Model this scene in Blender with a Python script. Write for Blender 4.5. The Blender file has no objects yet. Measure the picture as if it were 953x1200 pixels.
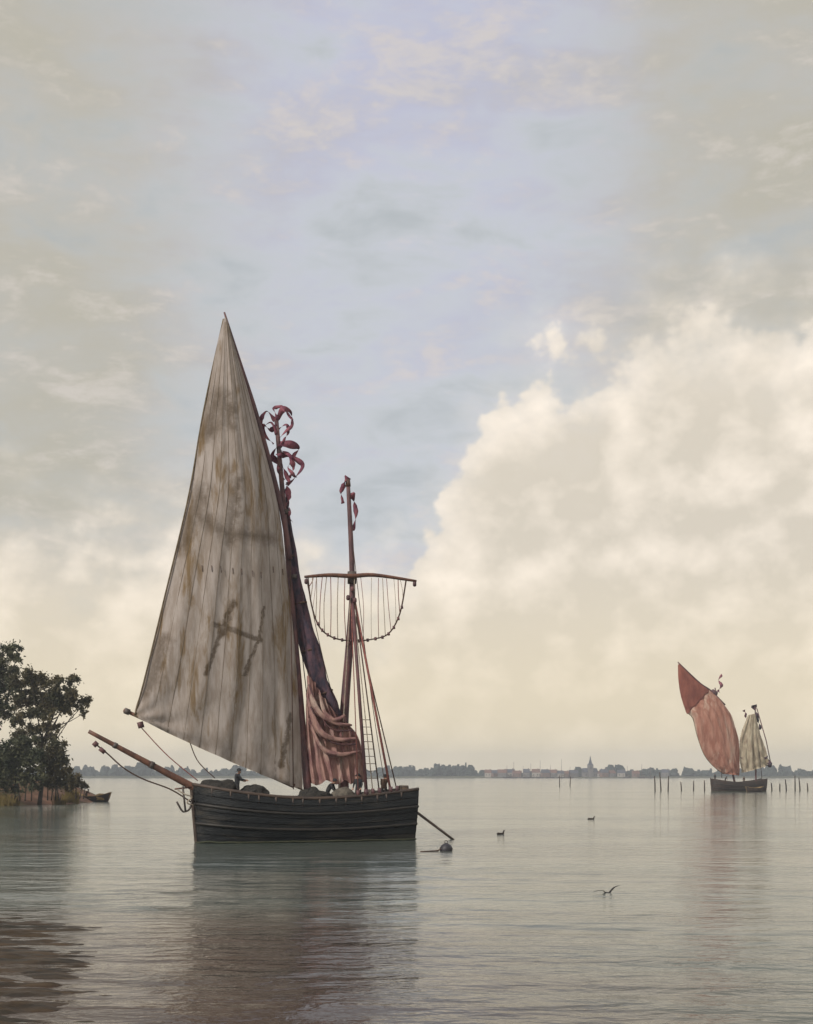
import bpy, bmesh, math, random
import numpy as np
from mathutils import Vector, Matrix, noise as mnoise

random.seed(7)
rng = np.random.default_rng(7)
sc = bpy.context.scene
COL = sc.collection
R = math.radians

# ------------------------------------------------------------------ camera
CAM_H = 3.8
FPX, CX, HZ = 1500.0, 476.5, 908.0           # focal length, centre column and horizon row in photo pixels (953 x 1200)
cam_d = bpy.data.cameras.new('camera')
cam = bpy.data.objects.new('camera', cam_d); COL.objects.link(cam)
cam.location = (0, 0, CAM_H); cam.rotation_euler = (R(90), 0, 0)
cam_d.sensor_fit = 'AUTO'; cam_d.sensor_width = 36.0; cam_d.lens = 36.0 * FPX / 1200.0
cam_d.shift_y = (HZ - 600.0) / 1200.0
cam_d.clip_start = 0.1; cam_d.clip_end = 9000
sc.camera = cam

# ------------------------------------------------------------------ view
sc.view_settings.view_transform = 'Standard'; sc.view_settings.look = 'None'
sc.view_settings.exposure = 0.12; sc.view_settings.gamma = 1.0
sc.view_settings.use_curve_mapping = False
sc.render.engine = 'CYCLES'
sc.cycles.use_denoising = True
sc.cycles.max_bounces = 6; sc.cycles.diffuse_bounces = 3; sc.cycles.glossy_bounces = 3
sc.cycles.transmission_bounces = 3; sc.cycles.volume_bounces = 0; sc.cycles.transparent_max_bounces = 8
sc.cycles.caustics_reflective = False; sc.cycles.caustics_refractive = False
sc.cycles.sample_clamp_indirect = 6.0


# ------------------------------------------------------------------ node helper
class N:
    """A value in a node tree that can be written as plain arithmetic."""
    def __init__(s, t, sock): s.t, s.s = t, sock
    def _m(s, op, *o, clamp=False):
        n = s.t.nodes.new('ShaderNodeMath'); n.operation = op; n.use_clamp = clamp
        for i, v in enumerate((s,) + o):
            if isinstance(v, N): s.t.links.new(v.s, n.inputs[i])
            else: n.inputs[i].default_value = v
        return N(s.t, n.outputs[0])
    def __add__(s, o): return s._m('ADD', o)
    __radd__ = __add__
    def __sub__(s, o): return s._m('SUBTRACT', o)
    def __rsub__(s, o): return (s * -1.0) + o
    def __mul__(s, o): return s._m('MULTIPLY', o)
    __rmul__ = __mul__
    def __truediv__(s, o): return s._m('DIVIDE', o)
    def clamp(s): return s._m('ADD', 0.0, clamp=True)
    def f(s, op, *o): return s._m(op, *o)
    def ss(s, a, b):
        n = s.t.nodes.new('ShaderNodeMapRange'); n.interpolation_type = 'SMOOTHSTEP'
        s.t.links.new(s.s, n.inputs[0]); n.inputs[1].default_value = a; n.inputs[2].default_value = b
        n.inputs[3].default_value = 0.0; n.inputs[4].default_value = 1.0
        return N(s.t, n.outputs[0])

def combine(t, x, y, z):
    n = t.nodes.new('ShaderNodeCombineXYZ')
    for i, v in enumerate((x, y, z)):
        if isinstance(v, N): t.links.new(v.s, n.inputs[i])
        else: n.inputs[i].default_value = v
    return n.outputs[0]

def noise(t, vec, scale=1.0, detail=4.0, rough=0.55, dist=0.0):
    n = t.nodes.new('ShaderNodeTexNoise'); n.noise_dimensions = '3D'
    if vec is not None: t.links.new(vec, n.inputs['Vector'])
    n.inputs['Scale'].default_value = scale; n.inputs['Detail'].default_value = detail
    n.inputs['Roughness'].default_value = rough; n.inputs['Distortion'].default_value = dist
    return N(t, n.outputs['Fac'])

def mixc(t, fac, a, b):
    n = t.nodes.new('ShaderNodeMix'); n.data_type = 'RGBA'
    if isinstance(fac, N): t.links.new(fac.s, n.inputs[0])
    else: n.inputs[0].default_value = fac
    for i, v in ((6, a), (7, b)):
        if isinstance(v, (tuple, list)): n.inputs[i].default_value = (*v[:3], 1.0)
        else: t.links.new(v, n.inputs[i])
    return n.outputs[2]

def curve(t, x, pts, lo, hi):
    """y(x) through the given points; x in [lo, hi], y returned as is."""
    n = t.nodes.new('ShaderNodeFloatCurve')
    ys = [p[1] for p in pts]; y0, y1 = min(ys), max(ys)
    c = n.mapping.curves[0]
    while len(c.points) > 2: c.points.remove(c.points[-1])
    P = [((p[0] - lo) / (hi - lo), (p[1] - y0) / (y1 - y0)) for p in pts]
    c.points[0].location = P[0]; c.points[1].location = P[-1]
    for p in P[1:-1]: c.points.new(*p)
    n.mapping.update()
    xx = (x - lo) * (1.0 / (hi - lo))
    t.links.new(xx.s, n.inputs['Value'])
    return N(t, n.outputs[0]) * (y1 - y0) + y0

# ------------------------------------------------------------------ sun and sky
SUN = Vector((-0.62, -0.62, 0.60)).normalized()
sun_d = bpy.data.lights.new('sun', 'SUN'); sun_d.energy = 2.2; sun_d.angle = R(4); sun_d.color = (1.0, 0.94, 0.84)
sun = bpy.data.objects.new('sun', sun_d); COL.objects.link(sun)
sun.rotation_euler = SUN.to_track_quat('Z', 'Y').to_euler()
sun.location = (-60, -40, 80)

world = bpy.data.worlds.new('World'); sc.world = world; world.use_nodes = True
wt = world.node_tree; wt.nodes.clear()
out = wt.nodes.new('ShaderNodeOutputWorld'); bg = wt.nodes.new('ShaderNodeBackground')
sky = wt.nodes.new('ShaderNodeTexSky'); sky.sky_type = 'NISHITA'; sky.sun_disc = False
sky.sun_elevation = math.asin(SUN.z); sky.sun_rotation = math.atan2(SUN.x, SUN.y)
sky.air_density = 1.0; sky.dust_density = 2.5; sky.ozone_density = 1.0
bg.inputs[1].default_value = 0.1
tc = wt.nodes.new('ShaderNodeTexCoord'); dirv = tc.outputs['Generated']
sp = wt.nodes.new('ShaderNodeSeparateXYZ'); wt.links.new(dirv, sp.inputs[0])
dx, dy, dz = (N(wt, sp.outputs[i]) for i in range(3))
az = dx.f('ARCTAN2', dy) * (180.0 / math.pi)            # degrees, 0 = straight out over the water
el = dz.f('ARCSINE') * (180.0 / math.pi)
# (a) the high veil: blue-grey gaps, lavender streaks, beige film
flat = combine(wt, dx, dy, dz * 2.6)
n_big = noise(wt, flat, 5.5, 4, 0.5, 0.4)
n_mid = noise(wt, flat, 13.0, 7, 0.6, 0.5)
n_fine = noise(wt, flat, 42.0, 6, 0.65, 0.3)
side = curve(wt, az, [(-180, .5), (-120, .75), (-60, .45), (-32, .8), (-18, .82), (-12, .66), (-6, .30), (0, .14), (5, .22), (10, .55), (15, .80), (24, .8), (60, .4), (110, .8), (180, .5)], -180, 180)
beige = (side + (n_big - 0.5) * 1.5 + (n_mid - 0.5) * 0.8 + (n_fine - 0.5) * 0.25).ss(0.05, 1.05)
blueband = ((n_mid - 0.5) * 1.6 + (n_big - 0.5) * 2.0 + (el - 16.0) * 0.014).ss(-0.25, 0.6)
def c10(c): return tuple(10 * v for v in c)
veil = mixc(wt, blueband, c10((0.575, 0.595, 0.620)), c10((0.505, 0.515, 0.660)))
veil = mixc(wt, beige, veil, c10((0.490, 0.460, 0.380)))
puff = ((n_mid - 0.5) * 1.8 + (n_fine - 0.5) * 1.0 + (n_big - 0.5) * 0.5).ss(0.0, 0.5)
veil = mixc(wt, puff * 0.62, veil, c10((0.700, 0.640, 0.590)))
dark = ((n_big - 0.5) * -1.9 + (n_mid - 0.5) * -1.5).ss(0.0, 0.6)
veil = mixc(wt, dark * 0.55, veil, c10((0.350, 0.385, 0.395)))
veil = mixc(wt, 0.93, sky.outputs[0], veil)
# (b) the bank of cumulus standing over the far shore
edge = curve(wt, az, [(-180, 16), (-140, 21), (-95, 14), (-60, 20), (-35, 13), (-17.6, 12.5), (-10, 13.0), (-5, 11.5), (-1, 11.0), (1.4, 13.2), (3.2, 17.4), (5.5, 19.6), (8.5, 19.5), (11, 20.4), (13.5, 21.6), (18, 21.5), (30, 15), (60, 21), (100, 14), (145, 19), (180, 16)], -180, 180)
cl = combine(wt, dx, dy, dz * 1.25)
b1 = noise(wt, cl, 9.0, 3, 0.5)
b2 = noise(wt, cl, 26.0, 8, 0.6, 0.2)
vo = wt.nodes.new('ShaderNodeTexVoronoi'); vo.feature = 'SMOOTH_F1'; wt.links.new(cl, vo.inputs['Vector'])
vo.inputs['Scale'].default_value = 17.0; vo.inputs['Smoothness'].default_value = 0.45
vo.inputs['Detail'].default_value = 3.0; vo.inputs['Roughness'].default_value = 0.6
bil = N(wt, vo.outputs['Distance'])
height = edge - el + (b1 - 0.5) * 5.0 + (b2 - 0.5) * 4.2 + (0.42 - bil) * 3.2
crisp = curve(wt, az, [(-180, .3), (-60, .7), (-25, .15), (-3, .1), (1.5, .62), (6, .55), (9, .35), (12, .3), (30, .6), (90, .3), (180, .3)], -180, 180)
hard = height.ss(-0.25, 0.9); soft = height.ss(-3.5, 4.0)
cmask = (crisp * hard + (1.0 - crisp) * soft) * (edge - el).ss(-2.6, -1.0)
# light on the billows: compare with the cloud a little towards the sun
va = wt.nodes.new('ShaderNodeVectorMath'); va.operation = 'ADD'; wt.links.new(cl, va.inputs[0]); va.inputs[1].default_value = (-0.022, 0.0, 0.016)
b1o = noise(wt, va.outputs[0], 9.0, 3, 0.5); b2o = noise(wt, va.outputs[0], 26.0, 8, 0.6, 0.2)
lit = ((b1 - b1o) * 3.2 + (b2 - b2o) * 1.1 + (0.45 - bil) * 0.5 + 0.52).clamp()
crest = 1.0 - height.ss(0.0, 5.0)
lit = (lit + crest * 0.22 - (n_big - 0.5) * 0.3).clamp()
cloudc = mixc(wt, lit, c10((0.66, 0.600, 0.505)), c10((0.96, 0.860, 0.740)))
low = 1.0 - el.ss(0.5, 11.0)
cloudc = mixc(wt, low * 0.68, cloudc, c10((0.86, 0.735, 0.50)))
skyc = mixc(wt, cmask, veil, cloudc)
wt.links.new(skyc, bg.inputs[0]); wt.links.new(bg.outputs[0], out.inputs[0])


# ------------------------------------------------------------------ materials
def mat(name, c1, c2=None, scale=3.0, stretch=(1, 1, 1), rough=0.7, bump=0.0, bscale=None, c3=None, spec=0.5, lo=0.35, hi=0.65, trans=0.0, detail=6):
    m = bpy.data.materials.new(name); m.use_nodes = True; t = m.node_tree
    p = t.nodes['Principled BSDF']; p.inputs['Roughness'].default_value = rough
    p.inputs['Specular IOR Level'].default_value = spec
    tcn = t.nodes.new('ShaderNodeTexCoord'); mp = t.nodes.new('ShaderNodeMapping')
    t.links.new(tcn.outputs['Object'], mp.inputs[0]); mp.inputs['Scale'].default_value = stretch
    c2 = c2 or tuple(v * 0.65 for v in c1)
    n = noise(t, mp.outputs[0], scale, detail, 0.6)
    col = mixc(t, n.ss(lo, hi), c1, c2)
    if c3:
        n3 = noise(t, mp.outputs[0], scale * 0.37, 5, 0.65, 0.4)
        col = mixc(t, n3.ss(0.5, 0.68), col, c3)
    t.links.new(col, p.inputs['Base Color'])
    if bump:
        b = t.nodes.new('ShaderNodeBump'); b.inputs['Strength'].default_value = bump; b.inputs['Distance'].default_value = 0.05
        nb = noise(t, mp.outputs[0], bscale or scale * 3, 5, 0.6); t.links.new(nb.s, b.inputs['Height'])
        t.links.new(b.outputs[0], p.inputs['Normal'])
    if trans:
        tr = t.nodes.new('ShaderNodeBsdfTranslucent'); t.links.new(col, tr.inputs[0])
        mx = t.nodes.new('ShaderNodeMixShader'); mx.inputs[0].default_value = trans
        o = t.nodes['Material Output']
        t.links.new(p.outputs[0], mx.inputs[1]); t.links.new(tr.outputs[0], mx.inputs[2]); t.links.new(mx.outputs[0], o.inputs[0])
    return m

M = {}
M['canvas'] = mat('canvas', (0.50, 0.440, 0.415), (0.36, 0.300, 0.265), 1.7, (1.7, 1.7, 0.34), 0.85, 0.35, 9, c3=(0.235, 0.162, 0.092), spec=0.12, trans=0.22)
M['canvas_hem'] = mat('canvas_hem', (0.20, 0.16, 0.11), (0.12, 0.09, 0.06), 3, rough=0.85, spec=0.1)
M['canvas_seam'] = mat('canvas_seam', (0.27, 0.225, 0.18), (0.19, 0.15, 0.12), 3, rough=0.85, spec=0.1)
M['mark'] = mat('mark', (0.075, 0.052, 0.032), (0.12, 0.09, 0.06), 4, rough=0.9, spec=0.1)
M['tarred'] = mat('tarred', (0.006, 0.008, 0.011), (0.020, 0.023, 0.027), 2.0, (0.35, 1, 2.6), 0.5, 0.7, 7, lo=.4, hi=.68, c3=(0.040, 0.036, 0.032), spec=0.3)
M['weed'] = mat('weed', (0.030, 0.040, 0.020), (0.055, 0.055, 0.030), 4, (1, 1, 3), 0.8, 0.5, 10)
M['wale'] = mat('wale', (0.030, 0.025, 0.022), (0.016, 0.015, 0.014), 3, (0.3, 1, 1), 0.55)
M['deck'] = mat('deck', (0.16, 0.12, 0.085), (0.09, 0.065, 0.045), 3, (0.3, 3, 1), 0.75)
M['rail'] = mat('rail', (0.09, 0.06, 0.045), (0.05, 0.035, 0.03), 3, (0.3, 1, 1), 0.6)
M['spar'] = mat('spar', (0.19, 0.085, 0.055), (0.09, 0.045, 0.035), 3, (1, 1, 0.4), 0.55)
M['spar_dark'] = mat('spar_dark', (0.165, 0.072, 0.074), (0.075, 0.038, 0.048), 3, (1, 1, 0.4), 0.6)
M['navy_cloth'] = mat('navy_cloth', (0.050, 0.046, 0.070), (0.13, 0.075, 0.095), 2.6, (1, 1, 0.6), 0.9, 0.5, 8, spec=0.1)
M['rose_cloth'] = mat('rose_cloth', (0.50, 0.305, 0.265), (0.27, 0.14, 0.145), 2.6, (1, 1, 0.45), 0.9, 0.6, 9, c3=(0.60, 0.46, 0.40), spec=0.1, trans=0.15)
M['pennant'] = mat('pennant', (0.42, 0.16, 0.20), (0.20, 0.075, 0.12), 2.0, rough=0.9, spec=0.1, trans=0.2)
M['rope'] = mat('rope', (0.12, 0.075, 0.06), (0.07, 0.045, 0.04), 8, rough=0.9, spec=0.1)
M['rope_red'] = mat('rope_red', (0.33, 0.13, 0.11), (0.2, 0.08, 0.08), 8, rough=0.9, spec=0.1)
M['rope_pale'] = mat('rope_pale', (0.50, 0.43, 0.36), (0.33, 0.27, 0.22), 8, rough=0.9, spec=0.1)
M['iron'] = mat('iron', (0.12, 0.10, 0.095), (0.06, 0.045, 0.04), 6, rough=0.6)
M['coat'] = mat('coat', (0.030, 0.033, 0.040), (0.05, 0.05, 0.055), 6, rough=0.9, spec=0.1)
M['coat_brown'] = mat('coat_brown', (0.085, 0.055, 0.04), (0.05, 0.035, 0.03), 6, rough=0.9, spec=0.1)
M['trousers'] = mat('trousers', (0.055, 0.05, 0.05), (0.035, 0.033, 0.035), 6, rough=0.9, spec=0.1)
M['skin'] = mat('skin', (0.42, 0.25, 0.18), (0.36, 0.20, 0.14), 9, rough=0.6)
M['sack'] = mat('sack', (0.17, 0.15, 0.125), (0.10, 0.09, 0.08), 5, rough=0.95, bump=0.4, spec=0.1)
M['barrel'] = mat('barrel', (0.13, 0.085, 0.05), (0.07, 0.045, 0.03), 5, (2, 2, .4), 0.7)
M['nets'] = mat('nets', (0.030, 0.032, 0.034), (0.07, 0.062, 0.055), 14, rough=0.95, bump=0.8, spec=0.1)
M['red_sail'] = mat('red_sail', (0.56, 0.29, 0.22), (0.38, 0.16, 0.115), 0.7, (1.9, 1.9, 0.35), 0.9, 0.3, 3, c3=(0.70, 0.52, 0.42), spec=0.1, trans=0.25)
M['dark_red_sail'] = mat('dark_red_sail', (0.36, 0.125, 0.090), (0.25, 0.08, 0.06), 0.6, (1.5, 1.5, 0.5), 0.9, spec=0.1, trans=0.2)
M['cream_sail'] = mat('cream_sail', (0.66, 0.58, 0.44), (0.42, 0.34, 0.25), 1.1, (1.6, 1.6, 0.5), 0.9, c3=(0.22, 0.14, 0.10), spec=0.1, trans=0.3)
M['brown_hull'] = mat('brown_hull', (0.055, 0.034, 0.026), (0.03, 0.022, 0.02), 2, (0.4, 1, 1), 0.6)
M['stake'] = mat('stake', (0.085, 0.06, 0.045), (0.045, 0.035, 0.03), 3, rough=0.85)
M['soil'] = mat('soil', (0.23, 0.125, 0.082), (0.13, 0.078, 0.052), 0.5, (1, 1, 2), 0.95, 0.6, 2, c3=(0.075, 0.075, 0.035), spec=0.2)
M['mud'] = mat('mud', (0.026, 0.019, 0.012), (0.078, 0.050, 0.026), 2.0, (0.35, 2.2, 1), 0.55, 0.9, 6, c3=(0.022, 0.020, 0.012), spec=0.3)
M['leaf'] = mat('leaf', (0.120, 0.120, 0.068), (0.055, 0.070, 0.046), 0.45, rough=0.75, spec=0.2, trans=0.2)
M['leaf_olive'] = mat('leaf_olive', (0.150, 0.122, 0.066), (0.062, 0.068, 0.040), 0.5, rough=0.75, spec=0.2, trans=0.2)
M['bark'] = mat('bark', (0.075, 0.058, 0.045), (0.035, 0.028, 0.024), 2, (1, 1, 0.3), 0.9, 0.5, 6)
M['reed'] = mat('reed', (0.20, 0.15, 0.055), (0.11, 0.085, 0.035), 0.6, rough=0.9, spec=0.1)
M['ochre_wood'] = mat('ochre_wood', (0.34, 0.23, 0.095), (0.2, 0.13, 0.06), 2, (0.4, 1, 1), 0.8)
M['far_green'] = mat('far_green', (0.045, 0.062, 0.055), (0.030, 0.042, 0.040), 0.05, rough=0.95, spec=0.1)
M['far_land'] = mat('far_land', (0.12, 0.12, 0.07), (0.075, 0.08, 0.045), 0.02, rough=1.0, spec=0.1)
M['slate'] = mat('slate', (0.070, 0.078, 0.11), (0.055, 0.06, 0.085), 0.3, rough=0.8)
M['stone'] = mat('stone', (0.22, 0.20, 0.20), (0.16, 0.15, 0.15), 0.2, rough=0.95)
M['brick'] = mat('brick', (0.24, 0.15, 0.125), (0.18, 0.11, 0.09), 0.2, rough=0.95)
M['plaster'] = mat('plaster', (0.48, 0.44, 0.40), (0.38, 0.34, 0.31), 0.2, rough=0.95)
M['tile_roof'] = mat('tile_roof', (0.20, 0.095, 0.07), (0.14, 0.07, 0.055), 0.3, rough=0.9)
M['glass'] = mat('glass', (0.02, 0.022, 0.026), (0.03, 0.03, 0.034), 1, rough=0.15)
M['feather'] = mat('feather', (0.035, 0.033, 0.035), (0.02, 0.02, 0.022), 12, rough=0.8, spec=0.2)
M['duck'] = mat('duck', (0.06, 0.045, 0.035), (0.03, 0.025, 0.025), 12, rough=0.8, spec=0.2)
M['buoy'] = mat('buoy', (0.045, 0.042, 0.055), (0.025, 0.025, 0.03), 5, rough=0.5)

# water: murky greenish body under a rippled dielectric surface
def water_material():
    m = bpy.data.materials.new('water'); m.use_nodes = True; t = m.node_tree
    p = t.nodes['Principled BSDF']
    g = t.nodes.new('ShaderNodeNewGeometry'); pos = g.outputs['Position']
    s = t.nodes.new('ShaderNodeSeparateXYZ'); t.links.new(pos, s.inputs[0])
    x, y = N(t, s.outputs[0]), N(t, s.outputs[1])
    v1 = combine(t, x * 0.22, y * 0.55, 0.0)       # long low ripples, crests across the view
    v2 = combine(t, x * 0.85, y * 1.6, 3.0)
    v3 = combine(t, x * 2.4, y * 4.6, 7.0)
    w1 = noise(t, v1, 1.0, 3, 0.5, 0.4); w2 = noise(t, v2, 1.0, 4, 0.55, 0.3); w3 = noise(t, v3, 1.0, 2, 0.5)
    # cat's-paws: patches where a light air roughens the surface
    gust = noise(t, combine(t, x * 0.012, y * 0.06, 1.0), 1.0, 5, 0.6, 0.8).ss(0.38, 0.62)
    h = w1 * 0.13 + w2 * (0.030 + 0.055 * gust) + w3 * (0.004 + 0.014 * gust)
    b = t.nodes.new('ShaderNodeBump'); b.inputs['Strength'].default_value = 1.0; b.inputs['Distance'].default_value = 1.0
    t.links.new(h.s, b.inputs['Height']); t.links.new(b.outputs[0], p.inputs['Normal'])
    silt = noise(t, combine(t, x * 0.03, y * 0.07, 2.0), 1.0, 4, 0.6, 0.4).ss(0.35, 0.7)
    col = mixc(t, silt, (0.096, 0.124, 0.116), (0.112, 0.120, 0.104))
    # thick silt stirred up over the shoal
    dist_ = ((x + 9.0) * (x + 9.0) * 0.0042 + (y - 17.0) * (y - 17.0) * 0.0022).f('SQRT')
    near = 1.0 - (dist_ + (noise(t, combine(t, x * 0.07, y * 0.28, 5.0), 1.0, 5, 0.6, 0.6) - 0.5) * 1.3).ss(0.35, 1.25)
    col = mixc(t, near, col, (0.062, 0.038, 0.028))
    t.links.new(col, p.inputs['Base Color'])
    p.inputs['IOR'].default_value = 1.333; p.inputs['Roughness'].default_value = 0.10
    return m
M['water'] = water_material()


# ------------------------------------------------------------------ builders
def link(o, parent=None):
    COL.objects.link(o)
    if parent is not None: o.parent = parent
    return o

def obj(name, verts, faces, m, parent=None, smooth=False, extra_mats=(), midx=None):
    me = bpy.data.meshes.new(name)
    me.from_pydata([tuple(v) for v in verts], [], faces)
    me.materials.append(M[m])
    for e in extra_mats: me.materials.append(M[e])
    if midx is not None: me.polygons.foreach_set('material_index', midx)
    if smooth: me.polygons.foreach_set('use_smooth', [True] * len(me.polygons))
    me.update()
    return link(bpy.data.objects.new(name, me), parent)

def empty(name, loc=(0, 0, 0), rz=0.0, parent=None):
    o = bpy.data.objects.new(name, None); o.empty_display_size = 0.5
    o.location = loc; o.rotation_euler = (0, 0, rz)
    return link(o, parent)

def tag(o, label, cat=None, group=None, kind=None):
    o['label'] = label
    if cat: o['category'] = cat
    if group: o['group'] = group
    if kind: o['kind'] = kind
    return o

def sweep(pts, rad, seg=8, flat=1.0, wob=0.0, caps=True, up=Vector((0, 0, 1))):
    """A tapered tube along pts; rad a number or one per point; flat squeezes it across; wob makes folds."""
    pts = [Vector(p) for p in pts]; n = len(pts)
    rad = [rad] * n if not hasattr(rad, '__len__') else rad
    V, F = [], []
    prev = None
    for i, p in enumerate(pts):
        d = (pts[min(i + 1, n - 1)] - pts[max(i - 1, 0)]).normalized()
        a = prev if prev is not None else (up.cross(d) if abs(up.dot(d)) < 0.95 else Vector((1, 0, 0)).cross(d))
        a = (a - d * a.dot(d)).normalized(); prev = a
        b = d.cross(a)
        for k in range(seg):
            q = 2 * math.pi * k / seg
            r = rad[i] * (1 + wob * mnoise.noise(Vector((math.cos(q) * 2.1, math.sin(q) * 2.1, i * 0.23))))
            V.append(p + a * (r * math.cos(q)) + b * (r * flat * math.sin(q)))
    for i in range(n - 1):
        for k in range(seg):
            k2 = (k + 1) % seg
            F.append((i * seg + k, i * seg + k2, (i + 1) * seg + k2, (i + 1) * seg + k))
    if caps:
        F.append(tuple(range(seg - 1, -1, -1))); F.append(tuple((n - 1) * seg + k for k in range(seg)))
    return V, F

def tube(name, pts, rad, m, parent=None, seg=8, **k):
    V, F = sweep(pts, rad, seg, **k)
    return obj(name, V, F, m, parent, smooth=True)

def curve_pts(P, n):
    """Catmull-Rom through P, n points."""
    P = [Vector(p) for p in P]; out_ = []
    for i in range(n):
        s = i / (n - 1) * (len(P) - 1); k = min(int(s), len(P) - 2); f = s - k
        p0, p1, p2, p3 = P[max(k - 1, 0)], P[k], P[k + 1], P[min(k + 2, len(P) - 1)]
        out_.append(0.5 * ((2 * p1) + (p2 - p0) * f + (2 * p0 - 5 * p1 + 4 * p2 - p3) * f * f + (3 * p1 - p0 - 3 * p2 + p3) * f ** 3))
    return out_

def boxm(x0, x1, y0, y1, z0, z1):
    V = [(x, y, z) for z in (z0, z1) for y in (y0, y1) for x in (x0, x1)]
    F = [(0, 2, 3, 1), (4, 5, 7, 6), (0, 1, 5, 4), (2, 6, 7, 3), (0, 4, 6, 2), (1, 3, 7, 5)]
    return V, F

def merge(*vf):
    V, F = [], []
    for v, f in vf:
        o = len(V); V += list(v); F += [tuple(i + o for i in q) for q in f]
    return V, F

def at(px, py, Y):
    return Vector(((px - CX) / FPX * Y, Y, CAM_H + (HZ - py) / FPX * Y))

def on_water(px, Y): return ((px - CX) / FPX * Y, Y, 0.0)

def sstep(a, b, x):
    t = min(1, max(0, (x - a) / (b - a))); return t * t * (3 - 2 * t)


# ------------------------------------------------------------------ the setting: water, far land, bank, mud
def make_water():
    V, F = [], []
    def grid(x0, x1, y0, y1, nx, ny, fn=None):
        o = len(V)
        xs = np.linspace(x0, x1, nx); ys = np.linspace(y0, y1, ny)
        Z = fn(*np.meshgrid(xs, ys)) if fn else np.zeros((ny, nx))
        for j in range(ny):
            for i in range(nx): V.append((xs[i], ys[j], Z[j, i]))
        for j in range(ny - 1):
            for i in range(nx - 1):
                a = o + j * nx + i; F.append((a, a + 1, a + nx + 1, a + nx))
    waves = [(2.9, 0.13, .3, .020), (4.3, -0.22, 1.7, .022), (1.7, 0.35, 4.0, .010), (1.25, -0.4, 2.2, .007), (0.83, 0.15, .9, .004), (6.5, 0.05, 5.1, .024)]
    def fn(X, Y):
        Z = np.zeros_like(X)
        env = 0.6 + 0.5 * np.sin(X * 0.21 + 1.3 * np.sin(Y * 0.17)) * np.sin(Y * 0.29 + X * 0.06)
        for lam, ang, ph, a in waves:
            k = 2 * np.pi / lam
            Z += a * np.sin(k * (np.sin(ang) * X + np.cos(ang) * Y) + ph + 0.8 * np.sin(X * 0.33 + lam))
        d = np.minimum(np.minimum(X + 34, 34 - X), np.minimum(Y - 4, 74 - Y))
        fade = np.clip(d / 8, 0, 1) * np.clip((80 - Y) / 50, 0, 1)
        return Z * env * fade
    grid(-34, 34, 4, 74, 240, 420, fn)
    o = len(V)
    W = 1500.0
    def quad(x0, x1, y0, y1):
        o = len(V); V.extend([(x0, y0, 0), (x1, y0, 0), (x1, y1, 0), (x0, y1, 0)]); F.append((o, o + 1, o + 2, o + 3))
    quad(-W, W, -300, 4); quad(-W, -34, 4, 74); quad(34, W, 4, 74); quad(-W, W, 74, 1720)
    w = obj('water', V, F, 'water', smooth=True)
    w['kind'] = 'structure'; w['label'] = 'calm grey green estuary water with low ripples'
make_water()

def heightfield(name, x0, x1, y0, y1, nx, ny, fn, m, kind='structure'):
    V, F = [], []
    for j in range(ny):
        for i in range(nx):
            x = x0 + (x1 - x0) * i / (nx - 1); y = y0 + (y1 - y0) * j / (ny - 1)
            V.append((x, y, fn(x, y)))
    for j in range(ny - 1):
        for i in range(nx - 1):
            a = j * nx + i; F.append((a, a + 1, a + nx + 1, a + nx))
    o = obj(name, V, F, m, smooth=True); o['kind'] = kind
    return o

FAR = 1500.0
def far_h(x, y):
    n = mnoise.noise(Vector((x * 0.006, y * 0.01, 0.3)))
    return -1.2 + 3.4 * sstep(FAR - 6 + 14 * n, FAR + 60, y) + 1.0 * n
fs = heightfield('far_shore', -1480, 1480, FAR - 30, FAR + 900, 200, 30, far_h, 'far_land')
fs['label'] = 'low far shore across the water'

def bank_h(x, y):
    # edge of the land: a point running out to the right
    tip = -58.0 + 13 * sstep(0, 1, 1 - abs(y - 172) / 40.0) + 4.0 * mnoise.noise(Vector((y * 0.07, 1.2, 0)))
    front = sstep(146 + 5 * mnoise.noise(Vector((x * 0.09, 7, 0))), 154, y)
    side_ = 1 - sstep(tip - 6, tip + 5, x)
    k = front * side_ * (1 - sstep(225, 245, y))
    return -0.9 + 2.9 * k + 0.9 * k * mnoise.fractal(Vector((x * 0.14, y * 0.14, 0)), 1.0, 2.0, 5) + 1.0 * k * sstep(156, 175, y)
bk = heightfield('river_bank', -130, -38, 138, 250, 110, 120, bank_h, 'soil')
bk['label'] = 'reddish brown earth bank running out into the water'

def mud_h(x, y):
    lim = -0.232 * y + 2.0 + .8 * mnoise.noise(Vector((y * .35, 4, 0)))          # outer edge of the shoal
    e = (1 - sstep(lim - 4.2, lim + 1.8, x)) * (1 - sstep(30, 43, y)) * sstep(12, 15, y)
    r = mnoise.ridged_multi_fractal(Vector((x * 0.30, y * 1.6, 2.0)), 0.75, 2.2, 5, 1.0, 2.0)
    return -0.24 + e * (0.118 + 0.105 * r + .05 * mnoise.noise(Vector((x * 1.3, y * 2.6, 0))))
mb = heightfield('mud_bank', -26, -1.8, 12, 46, 200, 380, mud_h, 'mud')
mb['label'] = 'dark wet mud shoal breaking the surface in low ridges'


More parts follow.
